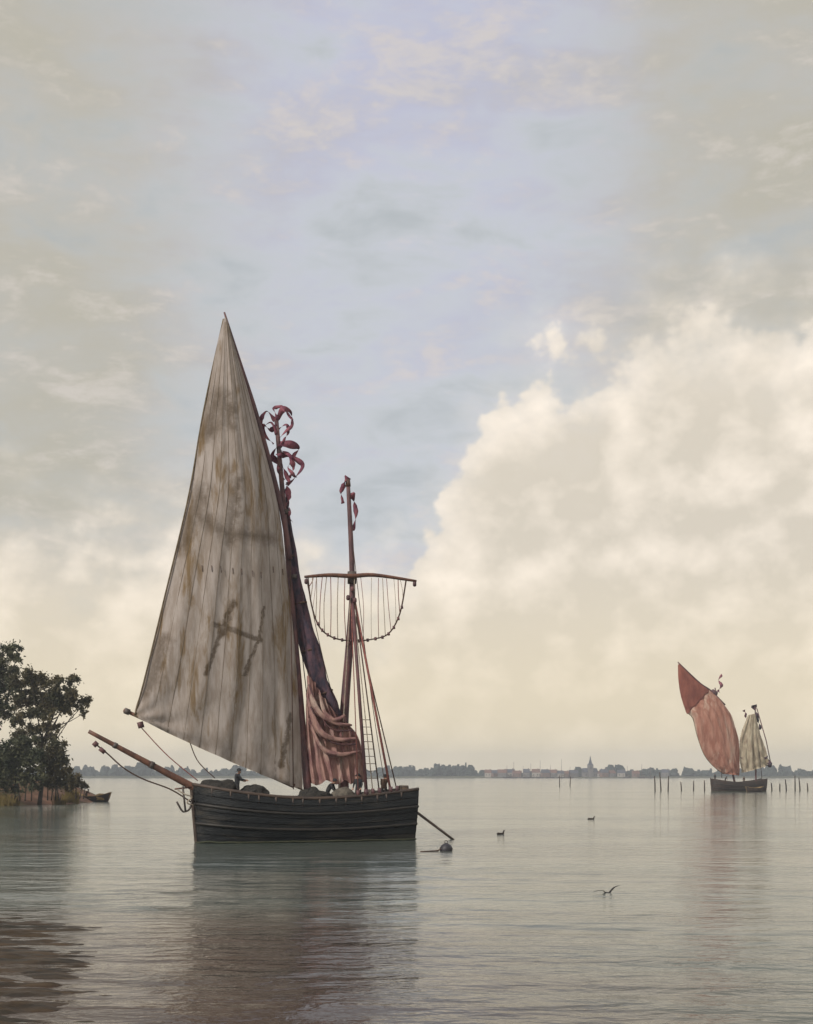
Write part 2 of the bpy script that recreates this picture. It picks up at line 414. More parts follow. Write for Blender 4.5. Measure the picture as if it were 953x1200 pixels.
# ------------------------------------------------------------------ boats
class Boat:
    def __init__(s, name, px, Y, theta, heel=0.0):
        s.O = Vector(on_water(px, Y)); s.th = theta
        s.e = empty(name, s.O, theta)
        s.c, s.s = math.cos(theta), math.sin(theta)
    def L(s, px, py, w=0.0):
        """picture point -> boat's own coordinates, on the upright plane at distance w towards the viewer from its centreline"""
        a, b = (px - CX) / FPX, (HZ - py) / FPX
        v = -w
        t = (v + s.c * s.O.y - s.s * s.O.x) / (s.c - a * s.s)
        wx, wy, wz = t * a - s.O.x, t - s.O.y, CAM_H + t * b
        return Vector((s.c * wx + s.s * wy, v, wz))
    def W(s, p):
        return Vector((s.O.x + s.c * p[0] - s.s * p[1], s.O.y + s.s * p[0] + s.c * p[1], p[2]))

def build_hull(B, xl, xr, beam, rail, m_hull, m_rail, strakes=9, n=44, lap=0.05, deck_drop=0.5, bow=0.30, transom=0.62, rake=0.35, deck_fn=None):
    Lh = xr - xl
    def hb(s):
        if s < bow: k = (1 - (1 - s / bow) ** 2.4) ** 0.6
        else: k = 1 - (1 - transom) * max(0, (s - 0.55) / 0.45) ** 1.8
        return max(0.03, beam * k)
    def pt(s, z, sign, out_=0.0):
        zr = rail(s); f = min(1, max(0, (z + 0.8) / (zr + 0.8)))
        w = hb(s) * (0.55 + 0.45 * math.sin(min(1, f * 1.15) * math.pi / 2)) + out_
        x = xl + Lh * s + (1 - f) * (rake * (1 - s) ** 6 - 0.15 * s ** 8)
        if s < 0.001: w = 0.06 + out_
        return (x, sign * w, z)
    V, F = [], []
    for sign in (-1, 1):
        for k in range(strakes):
            o = len(V)
            for i in range(n + 1):
                s_ = (i / n) ** 1.35
                zr = rail(s_)
                z0 = -0.8 + (zr + 0.8) * k / strakes; z1 = -0.8 + (zr + 0.8) * (k + 1) / strakes
                ripple = .012 * mnoise.noise(Vector((s_ * 14, k * 3.1, sign)))
                V += [pt(s_, z0, sign, lap + ripple), pt(s_, z1 - .055, sign, lap * .55 + ripple), pt(s_, z1 - .05, sign, -.05), pt(s_, z1, sign, -.05)]
            for i in range(n):
                a = o + 4 * i
                for q in range(3):
                    f = (a + q, a + q + 4, a + q + 5, a + q + 1); F.append(f if sign < 0 else f[::-1])
    # transom and stem
    o = len(V); zs = [-0.8 + (rail(1) + 0.8) * k / strakes for k in range(strakes + 1)]
    for z in zs: V.append(pt(1, z, -1, 0.01)); V.append(pt(1, z, 1, 0.01))
    for k in range(strakes): a = o + 2 * k; F.append((a, a + 1, a + 3, a + 2))
    hull = obj('hull', V, F, m_hull, B.e)
    for sign in (-1, 1):
        for q, zf in ((0, .30), (1, .355)):
            pw = [pt((i / 40) ** 1.35, -0.8 + (2.5 + 0.8) * zf, sign, 0.062) for i in range(41)]
            if q == 0: tube('weed_line', [(x_, y_, .06 + .05 * mnoise.noise(Vector((x_ * 1.7, sign, 0)))) for x_, y_, z_ in pw], 0.11, 'weed', hull, 6, flat=.5, wob=.5)
        for k in range(14):
            s0 = .07 + .064 * k + .01 * (k % 3)
            tube('frame_stanchion', [pt(s0, rail(s0) - .55, sign, -.05), pt(s0, rail(s0) + .0, sign, .035)], .06, m_rail, hull, 5)
    st = [pt(0, z, 1) for z in zs]
    tube('stem_post', [(p[0] - 0.02, 0, p[2]) for p in st] + [(st[-1][0] - 0.05, 0, st[-1][2] + 0.25)], 0.13, m_rail, hull, 6)
    # deck and bulwark inside
    V, F = [], []
    dz = deck_fn or (lambda s_: rail(s_) - deck_drop)
    ss_ = [(i / n) ** 1.2 * 0.985 + 0.012 for i in range(n + 1)]
    for s_ in ss_:
        w = max(0.02, hb(s_) - 0.12)
        x = xl + Lh * s_
        V += [(x, -w, rail(s_) - 0.02), (x, -w, dz(s_)), (x, w, dz(s_)), (x, w, rail(s_) - 0.02)]
    for i in range(n):
        a = 4 * i
        for k in range(3): F.append((a + k, a + k + 1, a + k + 5, a + k + 4))
    obj('deck', V, F, 'deck', B.e)
    for sign in (-1, 1):
        pr = [Vector(pt((i / 40) ** 1.35, rail((i / 40) ** 1.35), sign, 0.0)) + Vector((0, -sign * 0.05, 0.03)) for i in range(41)]
        tube('cap_rail', pr, 0.10, m_rail, B.e, 6)
        for zf in (0.47, 0.74):
            pw = [pt((i / 40) ** 1.35, -0.8 + (rail((i / 40) ** 1.35) + 0.8) * zf, sign, 0.05) for i in range(41)]
            tube('wale', pw, 0.085, 'wale', hull, 6)
    return hull, hb, pt

def cloth_off(u, t, wd, belly, folds, seed):
    bl = belly * math.sin(math.pi * u) ** 0.8 * (math.sin(math.pi * min(1, t * 0.85 + 0.12)) ** 0.7)
    fd = folds * (0.35 + wd / 9) * (math.sin(u * 31 + 2.1 * math.sin(t * 4 + seed)) * 0.5 + 1.4 * mnoise.noise(Vector((u * 7 + seed, t * 2.2, seed))) + .6 * mnoise.noise(Vector((u * 19 + seed, t * 9, seed))))
    # creases pulled out of the two lower corners
    for cu in (0.0, 1.0):
        du, dv = abs(u - cu), t * 2.2 + .02; r = math.hypot(du, dv)
        fd += folds * 1.7 * math.sin(math.atan2(dv, du + .02) * 13 + seed) * math.exp(-3.0 * r) * min(1, r * 9)
    return bl + fd

def sail_grid(left, right, nu, nv, belly, normal, folds=0.05, seed=0.0, u0=0.0, u1=1.0, roach=0.0):
    """cloth between two edge curves (both run from foot to head), bellied along normal"""
    Lc = curve_pts(left, nv + 1); Rc = curve_pts(right, nv + 1)
    V, F = [], []
    for j in range(nv + 1):
        t = j / nv
        for i in range(nu + 1):
            u = u0 + (u1 - u0) * i / nu
            p = Lc[j].lerp(Rc[j], u); wd = (Rc[j] - Lc[j]).length
            sag = Vector((0, 0, -roach * 4 * u * (1 - u) * max(0, 1 - t * 5) ** 2))
            edge_ = Vector((.10 * mnoise.noise(Vector((t * 9, seed, 3))) * (1 - u) ** 4, 0, 0)) if roach else Vector((0, 0, 0))
            V.append(p + normal * cloth_off(u, t, wd, belly, folds, seed) + sag + edge_)
    w = nu + 1
    for j in range(nv):
        for i in range(nu):
            a = j * w + i; F.append((a, a + 1, a + w + 1, a + w))
    return V, F

NV = Vector((0, -1, 0))         # towards the viewer's side, in a boat's own coordinates

# ---------------------------------------------------------- the tall boat
TH = R(18)
B1 = Boat('sailing_boat', 356, 73.5, TH)
tag(B1.e, 'dark two-masted sailing boat with a tall pointed tan sail and a bare second mast', 'boat')
L1 = B1.L
xl = L1(225, 985).x; xr = L1(483, 980).x
def rail1(s): return 2.45 + (0.80 * ((.5 - s) / .5) ** 1.7 if s < .5 else 0.50 * ((s - .5) / .5) ** 1.7)
def deck1(s): return rail1(s) - (0.42 if s < 0.3 else 0.5)
hull1, hb1, pt1 = build_hull(B1, xl, xr, 2.0, rail1, 'tarred', 'rail', deck_fn=deck1)
def deck_at(px):
    x = L1(px, 930).x; return deck1((x - xl) / (xr - xl))

# spars
def spar(name, a, b, ra, rb, m, parent, n=10, sag=None, seg=10):
    a, b = Vector(a), Vector(b)
    pts = [a.lerp(b, i / n) + (sag * math.sin(math.pi * i / n) if sag else Vector((0, 0, 0))) for i in range(n + 1)]
    return tube(name, pts, [ra + (rb - ra) * i / n for i in range(n + 1)], m, parent, seg)

main_foot = L1(363, 945); main_foot.z = 1.5
mast_main = spar('main_mast', main_foot, L1(324, 492), 0.24, 0.12, 'spar_dark', B1.e, 16)
for (a_, r_) in ((L1(345, 676), .25), (L1(336, 600), .22)):
    tube('mast_band', [a_ + Vector((0.01, 0, -.12)), a_ + Vector((-.01, 0, .12))], r_, 'iron', mast_main, 10)
mizzen_foot = L1(403, 940); mizzen_foot.z = 1.6
mp = curve_pts([mizzen_foot, L1(403, 850), L1(410, 750), L1(413, 680), L1(408, 566)], 22)
mast_2 = tube('second_mast', mp, [0.33 - 0.22 * (i / 21) for i in range(22)], 'spar_dark', B1.e, 10)
tube('truck', [L1(408, 570), L1(408, 562)], [.16, .12], 'spar', mast_2, 10)
tube('mast_band', [L1(412.6, 684), L1(412.6, 670)], .26, 'iron', mast_2, 10)
# long yard along the upper edge of the sail
yard_w = 0.35
tube('long_yard', curve_pts([L1(263, 366, yard_w), L1(281, 424, yard_w), L1(303, 495, yard_w), L1(329, 592, yard_w), L1(340, 655, yard_w)], 24), [0.05 + 0.10 * min(1, i / 10) for i in range(24)], 'spar_dark', B1.e, 8)
boom = spar('boom', L1(145, 832, .35), L1(345, 921, .35), 0.10, 0.15, 'spar', B1.e)
tube('boom_end_ring', [L1(146, 832.5, .35), L1(152, 835, .35)], .17, 'iron', boom, 10)
tube('boom_block', [L1(164, 846, .35), L1(166, 853, .35)], .17, 'spar_dark', boom, 8)
bowsprit = spar('bowsprit', L1(104, 857), L1(250, 935), 0.11, 0.24, 'spar', B1.e, 12)
tube('bowsprit_band', [L1(133, 872.5), L1(137, 874.6)], .17, 'iron', bowsprit, 10)
tube('bowsprit_band', [L1(176, 895.4), L1(180, 897.5)], .21, 'iron', bowsprit, 10)
tube('bobstay', curve_pts([L1(111, 871), L1(127, 884), L1(145, 900), L1(168, 913), L1(200, 925), L1(224, 940)], 20), 0.045, 'rope', B1.e, 6)
tube('bobstay_block', [L1(110, 870), L1(114, 874)], .15, 'spar_dark', B1.e, 8)
tube('bobstay_block', [L1(117, 877), L1(123, 882)], .12, 'spar_dark', B1.e, 8)
tube('sheet_rope', curve_pts([L1(166, 853, .3), L1(196, 885, .6), L1(232, 915, .9)], 12), 0.03, 'rope_red', B1.e, 5)
tube('sheet_rope', curve_pts([L1(222, 868, .3), L1(232, 892, .6), L1(252, 912, .9)], 12), 0.03, 'rope', B1.e, 5)

# the great sail, sewn of upright cloths
leech = [L1(158, 839, .5), L1(171, 790, .6), L1(193, 700, .6), L1(221, 582, .55), L1(239, 480, .5), L1(262, 374, .42)]
luff = [L1(355, 926, .3), L1(352, 850, .3), L1(346, 760, .3), L1(335, 660, .3), L1(326, 592, .35), L1(300, 490, .38), L1(265.5, 374, .42)]
sail = empty('great_sail', (0, 0, 0), 0, B1.e)
sail['label'] = 'tall pointed tan canvas sail with brown stains and a dark painted mark'
NP = 11
for k in range(NP):
    V, F = sail_grid(leech, luff, 6, 70, 1.45, NV, 0.085, 3.3, k / NP - (0.006 if k else 0), (k + 1) / NP, roach=.25)
    obj('sail_cloth', [v + Vector((0, -0.014 * (k % 2), 0)) for v in V], F, 'canvas', sail, smooth=True)
    if k:
        Lc, Rc = curve_pts(leech, 61), curve_pts(luff, 61); u = k / NP
        seam_ = [Lc[j].lerp(Rc[j], u) + NV * (cloth_off(u, j / 60, (Rc[j] - Lc[j]).length, 1.45, .085, 3.3) + .012) + Vector((0, 0, -.25 * 4 * u * (1 - u) * max(0, 1 - j / 12) ** 2)) for j in range(60)]
        tube('seam', seam_, .016, 'canvas_seam', sail, 4)
def on_sail(px, py, off=0.06):
    """point on the bellied cloth as seen from the place of the camera"""
    Lc = curve_pts(leech, 61); Rc = curve_pts(luff, 61)
    best = None
    for j in range(61):
        t = j / 60
        for i in range(0, 41):
            u = i / 40
            p = Lc[j].lerp(Rc[j], u); wd = (Rc[j] - Lc[j]).length
            p = p + NV * cloth_off(u, t, wd, 1.45, .085, 3.3)
            w = B1.W(p)
            qx = CX + FPX * w.x / w.y; qy = HZ - FPX * (w.z - CAM_H) / w.y
            d = (qx - px) ** 2 + (qy - py) ** 2
            if best is None or d < best[0]: best = (d, p)
    return best[1] + NV * off
tube('leech_rope', [p + NV * 0.02 for p in curve_pts(leech, 30)], 0.05, 'canvas_hem', sail, 6)
tube('foot_rope', [p + NV * 0.05 for p in curve_pts([leech[0], (leech[0] * 2 + luff[0]) / 3, (leech[0] + luff[0] * 2) / 3, luff[0]], 16)], 0.05, 'canvas_hem', sail, 6)
def paint_mark(m, strokes):
    """a worn brown mark painted on the cloth: distance to a few strokes in the sail's own x-z plane"""
    t = m.node_tree; p = t.nodes['Principled BSDF']; old = p.inputs['Base Color'].links[0].from_socket
    tcn = t.nodes.new('ShaderNodeTexCoord'); sx_ = t.nodes.new('ShaderNodeSeparateXYZ'); t.links.new(tcn.outputs['Object'], sx_.inputs[0])
    wob = noise(t, tcn.outputs['Object'], 1.8, 4, 0.6); wob2 = noise(t, tcn.outputs['Object'], 4.5, 5, 0.65)
    x = N(t, sx_.outputs[0]) + (wob - 0.5) * 0.7; z = N(t, sx_.outputs[2])
    tot = None
    for (ax_, az_), (bx_, bz_), w in strokes:
        ux, uz = bx_ - ax_, bz_ - az_; l2 = ux * ux + uz * uz
        h = (((x - ax_) * ux + (z - az_) * uz) * (1 / l2)).clamp()
        qx = x - (h * ux + ax_); qz = z - (h * uz + az_)
        d = (qx * qx + qz * qz).f('SQRT')
        k = (1.0 - (d + (wob2 - 0.5) * (0.22 if w < .3 else .9) + (wob - .5) * (0 if w < .3 else .6)).ss(w * (.35 if w < .3 else -.2), w * (1.15 if w < .3 else 1.5))) * (1.0 if w < .3 else .85)
        tot = k if tot is None else tot.f('MAXIMUM', k)
    c = mixc(t, tot * (wob2.ss(0.28, 0.55) * 0.4 + 0.55), old, (0.085, 0.056, 0.030))
    t.links.new(c, p.inputs['Base Color'])
def mk(a, b, w):
    pa, pb = on_sail(*a), on_sail(*b); return ((pa.x, pa.z), (pb.x, pb.z), w)
paint_mark(M['canvas'], [mk((240, 790), (262, 738), .17), mk((262, 738), (274, 702), .22), mk((254, 733), (302, 753), .19), mk((308, 716), (298, 760), .10), mk((298, 760), (287, 792), .13),
                         mk((244, 505), (256, 462), .60), mk((214, 640), (236, 572), .50), mk((180, 800), (192, 750), .5), mk((268, 640), (280, 560), .35), mk((226, 606), (262, 628), .55), mk((262, 628), (318, 634), .45), mk((262, 470), (270, 500), .4), mk((172, 815), (186, 770), .5), mk((330, 900), (338, 840), .22)])
# reef points on the cloth
for k in range(9):
    px = 235 + 12 * k; p = on_sail(px, 660 + 1.2 * k)
    tube('reef_point', [p, p + Vector((0.02, -0.02, -0.35))], 0.018, 'rope', sail, 4)

# red pennants flying at the main masthead
def ribbon(name, P, wid, m, parent, n=22, thick=0.015, wv=0.0, seed=0):
    C = curve_pts(P, n); V, F = [], []
    for i, c in enumerate(C):
        d = (C[min(i + 1, n - 1)] - C[max(i - 1, 0)]).normalized()
        a = Vector((d.z, 0, -d.x)); a = a.normalized() if a.length > 1e-4 else Vector((0, 0, 1))
        t = i / (n - 1); w_ = wid * (1 - 0.55 * t) * (1 + .5 * mnoise.noise(Vector((t * 9, seed, wid))))
        off = Vector((0, wv * math.sin(t * 13 + seed), 0)); tw = math.cos(t * 7 + seed)
        a = (a * tw + Vector((0, 1, 0)) * math.sin(t * 7 + seed) * 0.7)
        for sg in (-1, 1):
            for th in (-1, 1): V.append(c + off + a * (sg * w_ / 2) + Vector((0, th * thick, 0)))
    for i in range(n - 1):
        a = 4 * i; b = a + 4
        F += [(a, b, b + 2, a + 2), (a + 1, a + 3, b + 3, b + 1), (a, a + 1, b + 1, b), (a + 2, b + 2, b + 3, a + 3)]
    F += [(0, 2, 3, 1), (4 * n - 4, 4 * n - 3, 4 * n - 1, 4 * n - 2)]
    return obj(name, V, F, m, parent, smooth=True)
gp = random.Random(4)
for k, (P, w_) in enumerate([
        ([(324, 494), (315, 483), (305, 490), (309, 499), (318, 497), (323, 508)], .34), ([(325, 494), (331, 480), (341, 485), (342, 498), (334, 508), (324, 516)], .38), ([(324, 492), (320, 479), (328, 477), (337, 481), (344, 492)], .26),
        ([(324, 500), (316, 504), (309, 499), (314, 512), (320, 520)], .32), ([(326, 505), (334, 499), (339, 507), (332, 515), (328, 524)], .30),
        ([(326, 518), (338, 520), (350, 526), (345, 536), (353, 547), (346, 562), (337, 568)], .46), ([(326, 522), (321, 534), (328, 546), (336, 556), (340, 566)], .44), ([(329, 530), (338, 536), (345, 548), (338, 560)], .40),
        ([(327, 526), (336, 530), (343, 538), (337, 548), (343, 556), (349, 560)], .34), ([(325, 530), (329, 540), (325, 552), (333, 562)], .3), ([(334, 566), (338, 580), (335, 596), (341, 612)], .42), ([(331, 560), (334, 576), (340, 590), (338, 606)], .34)]):
    ribbon('pennant', [L1(p[0] + gp.uniform(-1.2, 1.2), p[1] + gp.uniform(-1.5, 1.5), gp.uniform(-.2, .25)) for p in P], w_, 'pennant', B1.e, n=44, wv=.16, seed=k * 1.7, thick=.006)
ribbon('wind_vane', [L1(408, 559), L1(403, 568), L1(400, 578), L1(402, 590)], .42, 'pennant', mast_2, wv=.05)
ribbon('wind_vane', [L1(411, 578), L1(416, 590), L1(417, 606), L1(414, 622)], .4, 'pennant', mast_2, wv=.05, seed=3)

# dark bundled sail hanging along the inner stay, and the rose sail gathered below it
bp = curve_pts([L1(335, 585, -.3), L1(341, 640, -.3), L1(350, 700, -.3), L1(363, 760, -.3), L1(380, 815, -.3), L1(396, 852, -.3)], 34)
tube('bundled_sail', bp, [0.16 + 0.62 * math.sin(min(1, i / 26) * math.pi / 2) ** 1.6 - 0.35 * max(0, (i - 28) / 5) for i in range(34)], 'navy_cloth', B1.e, 24, flat=0.7, wob=0.55)
for k in (8, 14, 20, 26):
    r_ = 0.18 + 0.60 * math.sin(min(1, k / 26) * math.pi / 2) ** 1.5
    tube('gasket', [bp[k] - (bp[k + 1] - bp[k]) * .12, bp[k] + (bp[k + 1] - bp[k]) * .12], r_, 'rope', B1.e, 12, flat=.75)
def gathered(left, right, nu, nv, folds, amp, seed, out_=.5):
    Lc, Rc = curve_pts(left, nv + 1), curve_pts(right, nv + 1); V, F = [], []
    for j in range(nv + 1):
        t = j / nv
        for i in range(nu + 1):
            u = i / nu; p = Lc[j].lerp(Rc[j], u)
            ph = u * folds * 2 * math.pi + 1.6 * math.sin(3.1 * t + seed) + 2.2 * mnoise.noise(Vector((u * 3, t * 2.5, seed)))
            f = amp * math.sin(ph) + .5 * amp * math.sin(1.7 * ph + 5 * t) + .10 * mnoise.noise(Vector((u * 9, t * 9, seed + 4)))
            hem = (-.14 * math.sin(ph * .5) - .12 * mnoise.noise(Vector((u * 6, 0, seed)))) * t ** 3
            V.append(p + Vector((.04 * math.cos(ph), -out_ * math.sin(math.pi * u) ** .7 - f, hem - .35 * math.sin(math.pi * u) * (1 - t))))
    for j in range(nv):
        for i in range(nu):
            a = j * (nu + 1) + i; F.append((a, a + 1, a + nu + 2, a + nu + 1))
    return obj('gathered_sail', V, F, 'rose_cloth', B1.e, smooth=True)
gs = gathered([L1(361, 788, .1), L1(358, 830, .1), L1(359, 880, .1), L1(364, 918, .1)], [L1(398, 842, .1), L1(418, 858, .1), L1(427, 885, .1), L1(425, 916, .1)], 70, 44, 6.5, .13, 1.0)
for (a_, b_, c_, d_, r_) in (((361, 792), (368, 826), (388, 846), (412, 850), .17), ((360, 812), (370, 850), (390, 866), (418, 866), .20), ((362, 842), (376, 874), (396, 884), (422, 880), .15), ((374, 812), (380, 834), (392, 844), (404, 838), .13)):
    P = curve_pts([L1(*a_, .5), L1(*b_, .85), L1(*c_, .9), L1(*d_, .5)], 22)
    tube('swag', P, [r_ * (.45 + .75 * math.sin(math.pi * i / 21) ** .8) for i in range(22)], 'rose_cloth', gs, 14, wob=.6, flat=.7)
for (a_, b_, c_) in (((362, 802), (384, 851), (414, 856)), ((364, 828), (386, 868), (418, 872))):
    tube('brail', curve_pts([L1(*a_, .85), L1(*b_, 1.05), L1(*c_, .75)], 12), .045, 'spar_dark', gs, 5)

# cross yard with its hanging net of lines on the second mast
cy = tube('cross_yard', curve_pts([L1(357, 676, .35), L1(385, 674, .35), L1(412, 675, .35), L1(440, 674, .35), L1(488, 681, .35)], 20), [0.07 + 0.06 * math.sin(math.pi * i / 19) for i in range(20)], 'spar', B1.e, 8)
arc = curve_pts([L1(361, 677, .35), L1(365, 708, .35), L1(374, 734, .35), L1(390, 747, .35), L1(413, 751, .35), L1(437, 749, .35), L1(456, 742, .35), L1(469, 718, .35), L1(476, 680, .35)], 40)
tube('net_rope', arc, 0.045, 'rope', cy, 6)
for i in range(2, 38):
    if i % 2 == 0:
        p = arc[i]; top = Vector((p.x * 0.93 + arc[20].x * 0.07 + gp.uniform(-.12, .12), p.y, L1(413, 676, .35).z))
        mid_ = p.lerp(top, .5) + Vector((gp.uniform(-.10, .10), gp.uniform(-.15, .05), 0))
        tube('net_line', curve_pts([p, mid_, top], 7), gp.uniform(.012, .026), 'rope_red' if i % 4 else 'rope_pale', cy, 4)
for i in range(9, 37, 2):
    p = arc[i]
    tube('net_toggle', [p + Vector((0, -.02, .09)), p + Vector((0.03, -.02, -.10))], 0.075, 'spar_dark', cy, 6)
# shrouds, lifts and halyards
for a_, b_, r_, m_ in (((412, 690), (430, 922), .10, 'spar_dark'), ((414, 690), (446, 920), .04, 'rope'), ((415, 700), (460, 918), .07, 'rope_red'), ((416, 720), (468, 918), .035, 'rope'), ((413, 690), (438, 920), .03, 'rope_pale'),
                       ((411, 690), (420, 922), .03, 'rope_red'), ((410, 600), (486, 680), .02, 'rope'), ((409, 600), (360, 677), .02, 'rope')):
    if b_[1] < 900: continue
    x_ = L1(b_[0], 925, 1.8).x; k_ = (x_ - xl) / (xr - xl)
    tube('shroud', [L1(*a_, .3), Vector((x_, -hb1(k_) + .08, rail1(k_) + .02))], r_, m_, B1.e, 6)
    tube('deadeye', [Vector((x_, -hb1(k_) + .08, rail1(k_) + .05)), Vector((x_ - .02, -hb1(k_) + .10, rail1(k_) + .38))], .09 + r_ * .4, 'spar_dark', B1.e, 8)
def slack(name, a, b, sag, r, m, n=16):
    a, b = Vector(a), Vector(b)
    return tube(name, [a.lerp(b, i / n) + Vector((0, 0, -sag * 4 * (i / n) * (1 - i / n))) for i in range(n + 1)], r, m, B1.e, 5)
slack('halyard', L1(411, 700, .4), L1(398, 925, .6), .0, .028, 'rope_pale')
slack('halyard', L1(414, 640, .3), L1(452, 922, 1.2), .9, .022, 'rope')
slack('brace', L1(359, 677, .35), L1(398, 840, .3), .6, .022, 'rope')
slack('halyard', L1(328, 545, .1), L1(351, 800, -.6), .3, .026, 'rope')
for p_ in (L1(486, 684, .35), L1(359, 681, .35), L1(413, 690, .5), L1(416, 703, .55), L1(408, 700, .5)):
    tube('block', [p_ + Vector((0, 0, .13)), p_ + Vector((0, 0, .07)), p_ + Vector((0, 0, -.12)), p_ + Vector((0, 0, -.17))], [.05, .11, .11, .05], 'spar_dark', B1.e, 8)
for k in range(9):
    z_ = 3.6 + .42 * k; f_ = lambda a_, b_: a_.lerp(b_, (z_ - a_.z) / (b_.z - a_.z))
    x1, x2 = L1(430, 925, 1.8).x, L1(446, 925, 1.8).x; k1, k2 = (x1 - xl) / (xr - xl), (x2 - xl) / (xr - xl)
    tube('ratline', [f_(Vector((x1, -hb1(k1) + .08, rail1(k1))), L1(412, 690, .3)), f_(Vector((x2, -hb1(k2) + .08, rail1(k2))), L1(414, 690, .3))], .018, 'rope', B1.e, 4)
tube('shroud', [L1(333, 585, -.2), L1(372, 920, -1.5)], .03, 'rope', B1.e, 5)
tube('shroud', [L1(340, 640, .2), L1(344, 925, 1.7)], .035, 'rope', B1.e, 5)
# steering oar over the stern
oar0, oar1 = L1(470, 938, .7), L1(534, 986, .9)
oar = spar('steering_oar', oar0, oar1, 0.085, 0.075, 'rail', B1.e, 8)
od = (oar1 - oar0).normalized()
tube('oar_blade', [oar1 - od * 1.5, oar1 - od * 1.0, oar1 - od * .2, oar1 + od * .15], [.08, .22, .25, .12], 'rail', oar, 8, flat=.25)
# anchor at the bow, with its pale lashing
ax = L1(214, 932, .4)
anchor = tube('anchor', [ax + Vector((0, -.1, .5)), ax + Vector((.15, -.1, -.9))], .06, 'iron', B1.e, 6)
tube('anchor_stock', [ax + Vector((-.45, -.2, .35)), ax + Vector((.5, .05, .45))], .05, 'spar', anchor, 6)
tube('fluke', curve_pts([ax + Vector((-.35, -.25, -.35)), ax + Vector((-.05, -.15, -.85)), ax + Vector((.15, -.1, -.9)), ax + Vector((.4, 0, -.75)), ax + Vector((.55, .1, -.3))], 14), .055, 'iron', anchor, 6)
tube('lashing', curve_pts([ax + Vector((-.3, -.2, .3)), ax + Vector((.1, -.3, .05)), ax + Vector((.5, -.2, -.1)), ax + Vector((.2, -.3, -.4)), ax + Vector((.6, -.2, -.55))], 16), .04, 'rope_pale', anchor, 5)
# leeboard on the near side
V, F = [], []
lb = [(-.95, 0.2), (-1.05, -.5), (-.8, -1.5), (0, -2.1), (.8, -1.9), (1.0, -1.0), (.6, -.1), (.2, .25)]
# low coaming and hatch on deck
hx = L1(320, 930).x; hz = deck1((hx - xl) / (xr - xl))
obj('hatch', *boxm(hx - .2, hx + 1.6, -.7, .7, hz - .02, hz + .35), 'deck', B1.e)

# ---------------------------------------------------------- people
def person(name, loc, rz, J, coat, hat, label, group=None, scale=1.0):
    """one skinned body; J maps joints to points (metres, feet at z = 0, facing -y)"""
    order = ['pelvis', 'waist', 'chest', 'neck', 'chin', 'head', 'crown']
    rad = dict(pelvis=.16, waist=.15, chest=.18, neck=.065, chin=.085, head=.105, crown=.075, sho=.085, elb=.055, wri=.038, hand=.045, fing=.02, hip=.105, knee=.07, ank=.05, toe=.045)
    V, E, Rr = [], [], []
    def add(p, r, par):
        V.append(Vector(p) * scale); Rr.append(r * scale)
        if par is not None: E.append((par, len(V) - 1))
        return len(V) - 1
    par = None; idx = {}
    for k in order: par = idx[k] = add(J[k], rad[k], par)
    for s in ('l', 'r'):
        p = idx['chest']
        for k in ('sho', 'elb', 'wri', 'hand'): p = add(J[k + s], rad[k], p)
        h = Vector(J['hand' + s]); dr = (h - Vector(J['wri' + s])).normalized(); sd = dr.cross(Vector((0, 1, 0.3))).normalized()
        for q, ln in ((-.03, .07), (-.01, .085), (.01, .08), (.03, .06)): add(h + dr * ln + sd * q * 1.4, .012, p)
        add(h + sd * .06 * (1 if s == 'l' else -1) + dr * .02, .014, p)
        p = idx['pelvis']
        for k in ('hip', 'knee', 'ank', 'toe'): p = add(J[k + s], rad[k], p)
    me = bpy.data.meshes.new(name); me.from_pydata([tuple(v) for v in V], E, [])
    tmp = bpy.data.objects.new(name + '_skeleton', me); COL.objects.link(tmp)
    md = tmp.modifiers.new('skin', 'SKIN'); md.use_smooth_shade = True
    for sv, r in zip(me.skin_vertices[0].data, Rr): sv.radius = (r, r); sv.use_root = False
    me.skin_vertices[0].data[0].use_root = True
    sb = tmp.modifiers.new('sub', 'SUBSURF'); sb.levels = sb.render_levels = 2
    dg = bpy.context.evaluated_depsgraph_get()
    bm_ = bpy.data.meshes.new_from_object(tmp.evaluated_get(dg)); bpy.data.objects.remove(tmp)
    bm_.name = name
    bm_.materials.clear()
    for k in (coat, 'trousers', 'skin'): bm_.materials.append(M[k])
    nz = J['neck'][2] * scale; pz = (J['pelvis'][2] - .12) * scale
    hands = [Vector(J['hand' + s]) * scale for s in 'lr']; neck = Vector(J['neck']) * scale
    for p in bm_.polygons:
        c = p.center
        if any((c - h).length < .10 * scale for h in hands) or c.z > nz + .0 and (c.xy - neck.xy).length < .25: p.material_index = 2
        elif c.z < pz: p.material_index = 1
        p.use_smooth = True
    o = link(bpy.data.objects.new(name, bm_)); o.location = loc; o.rotation_euler = (0, 0, rz)
    # hat
    hc = Vector(J['crown']) * scale; hd = (Vector(J['crown']) - Vector(J['head'])).normalized()
    tube('hat', [hc - hd * .05, hc - hd * .035, hc - hd * .03, hc + hd * .06, hc + hd * .10], [.19, .19, .125, .115, .05], hat, o, 14)
    tag(o, label, 'person', group)
    return o
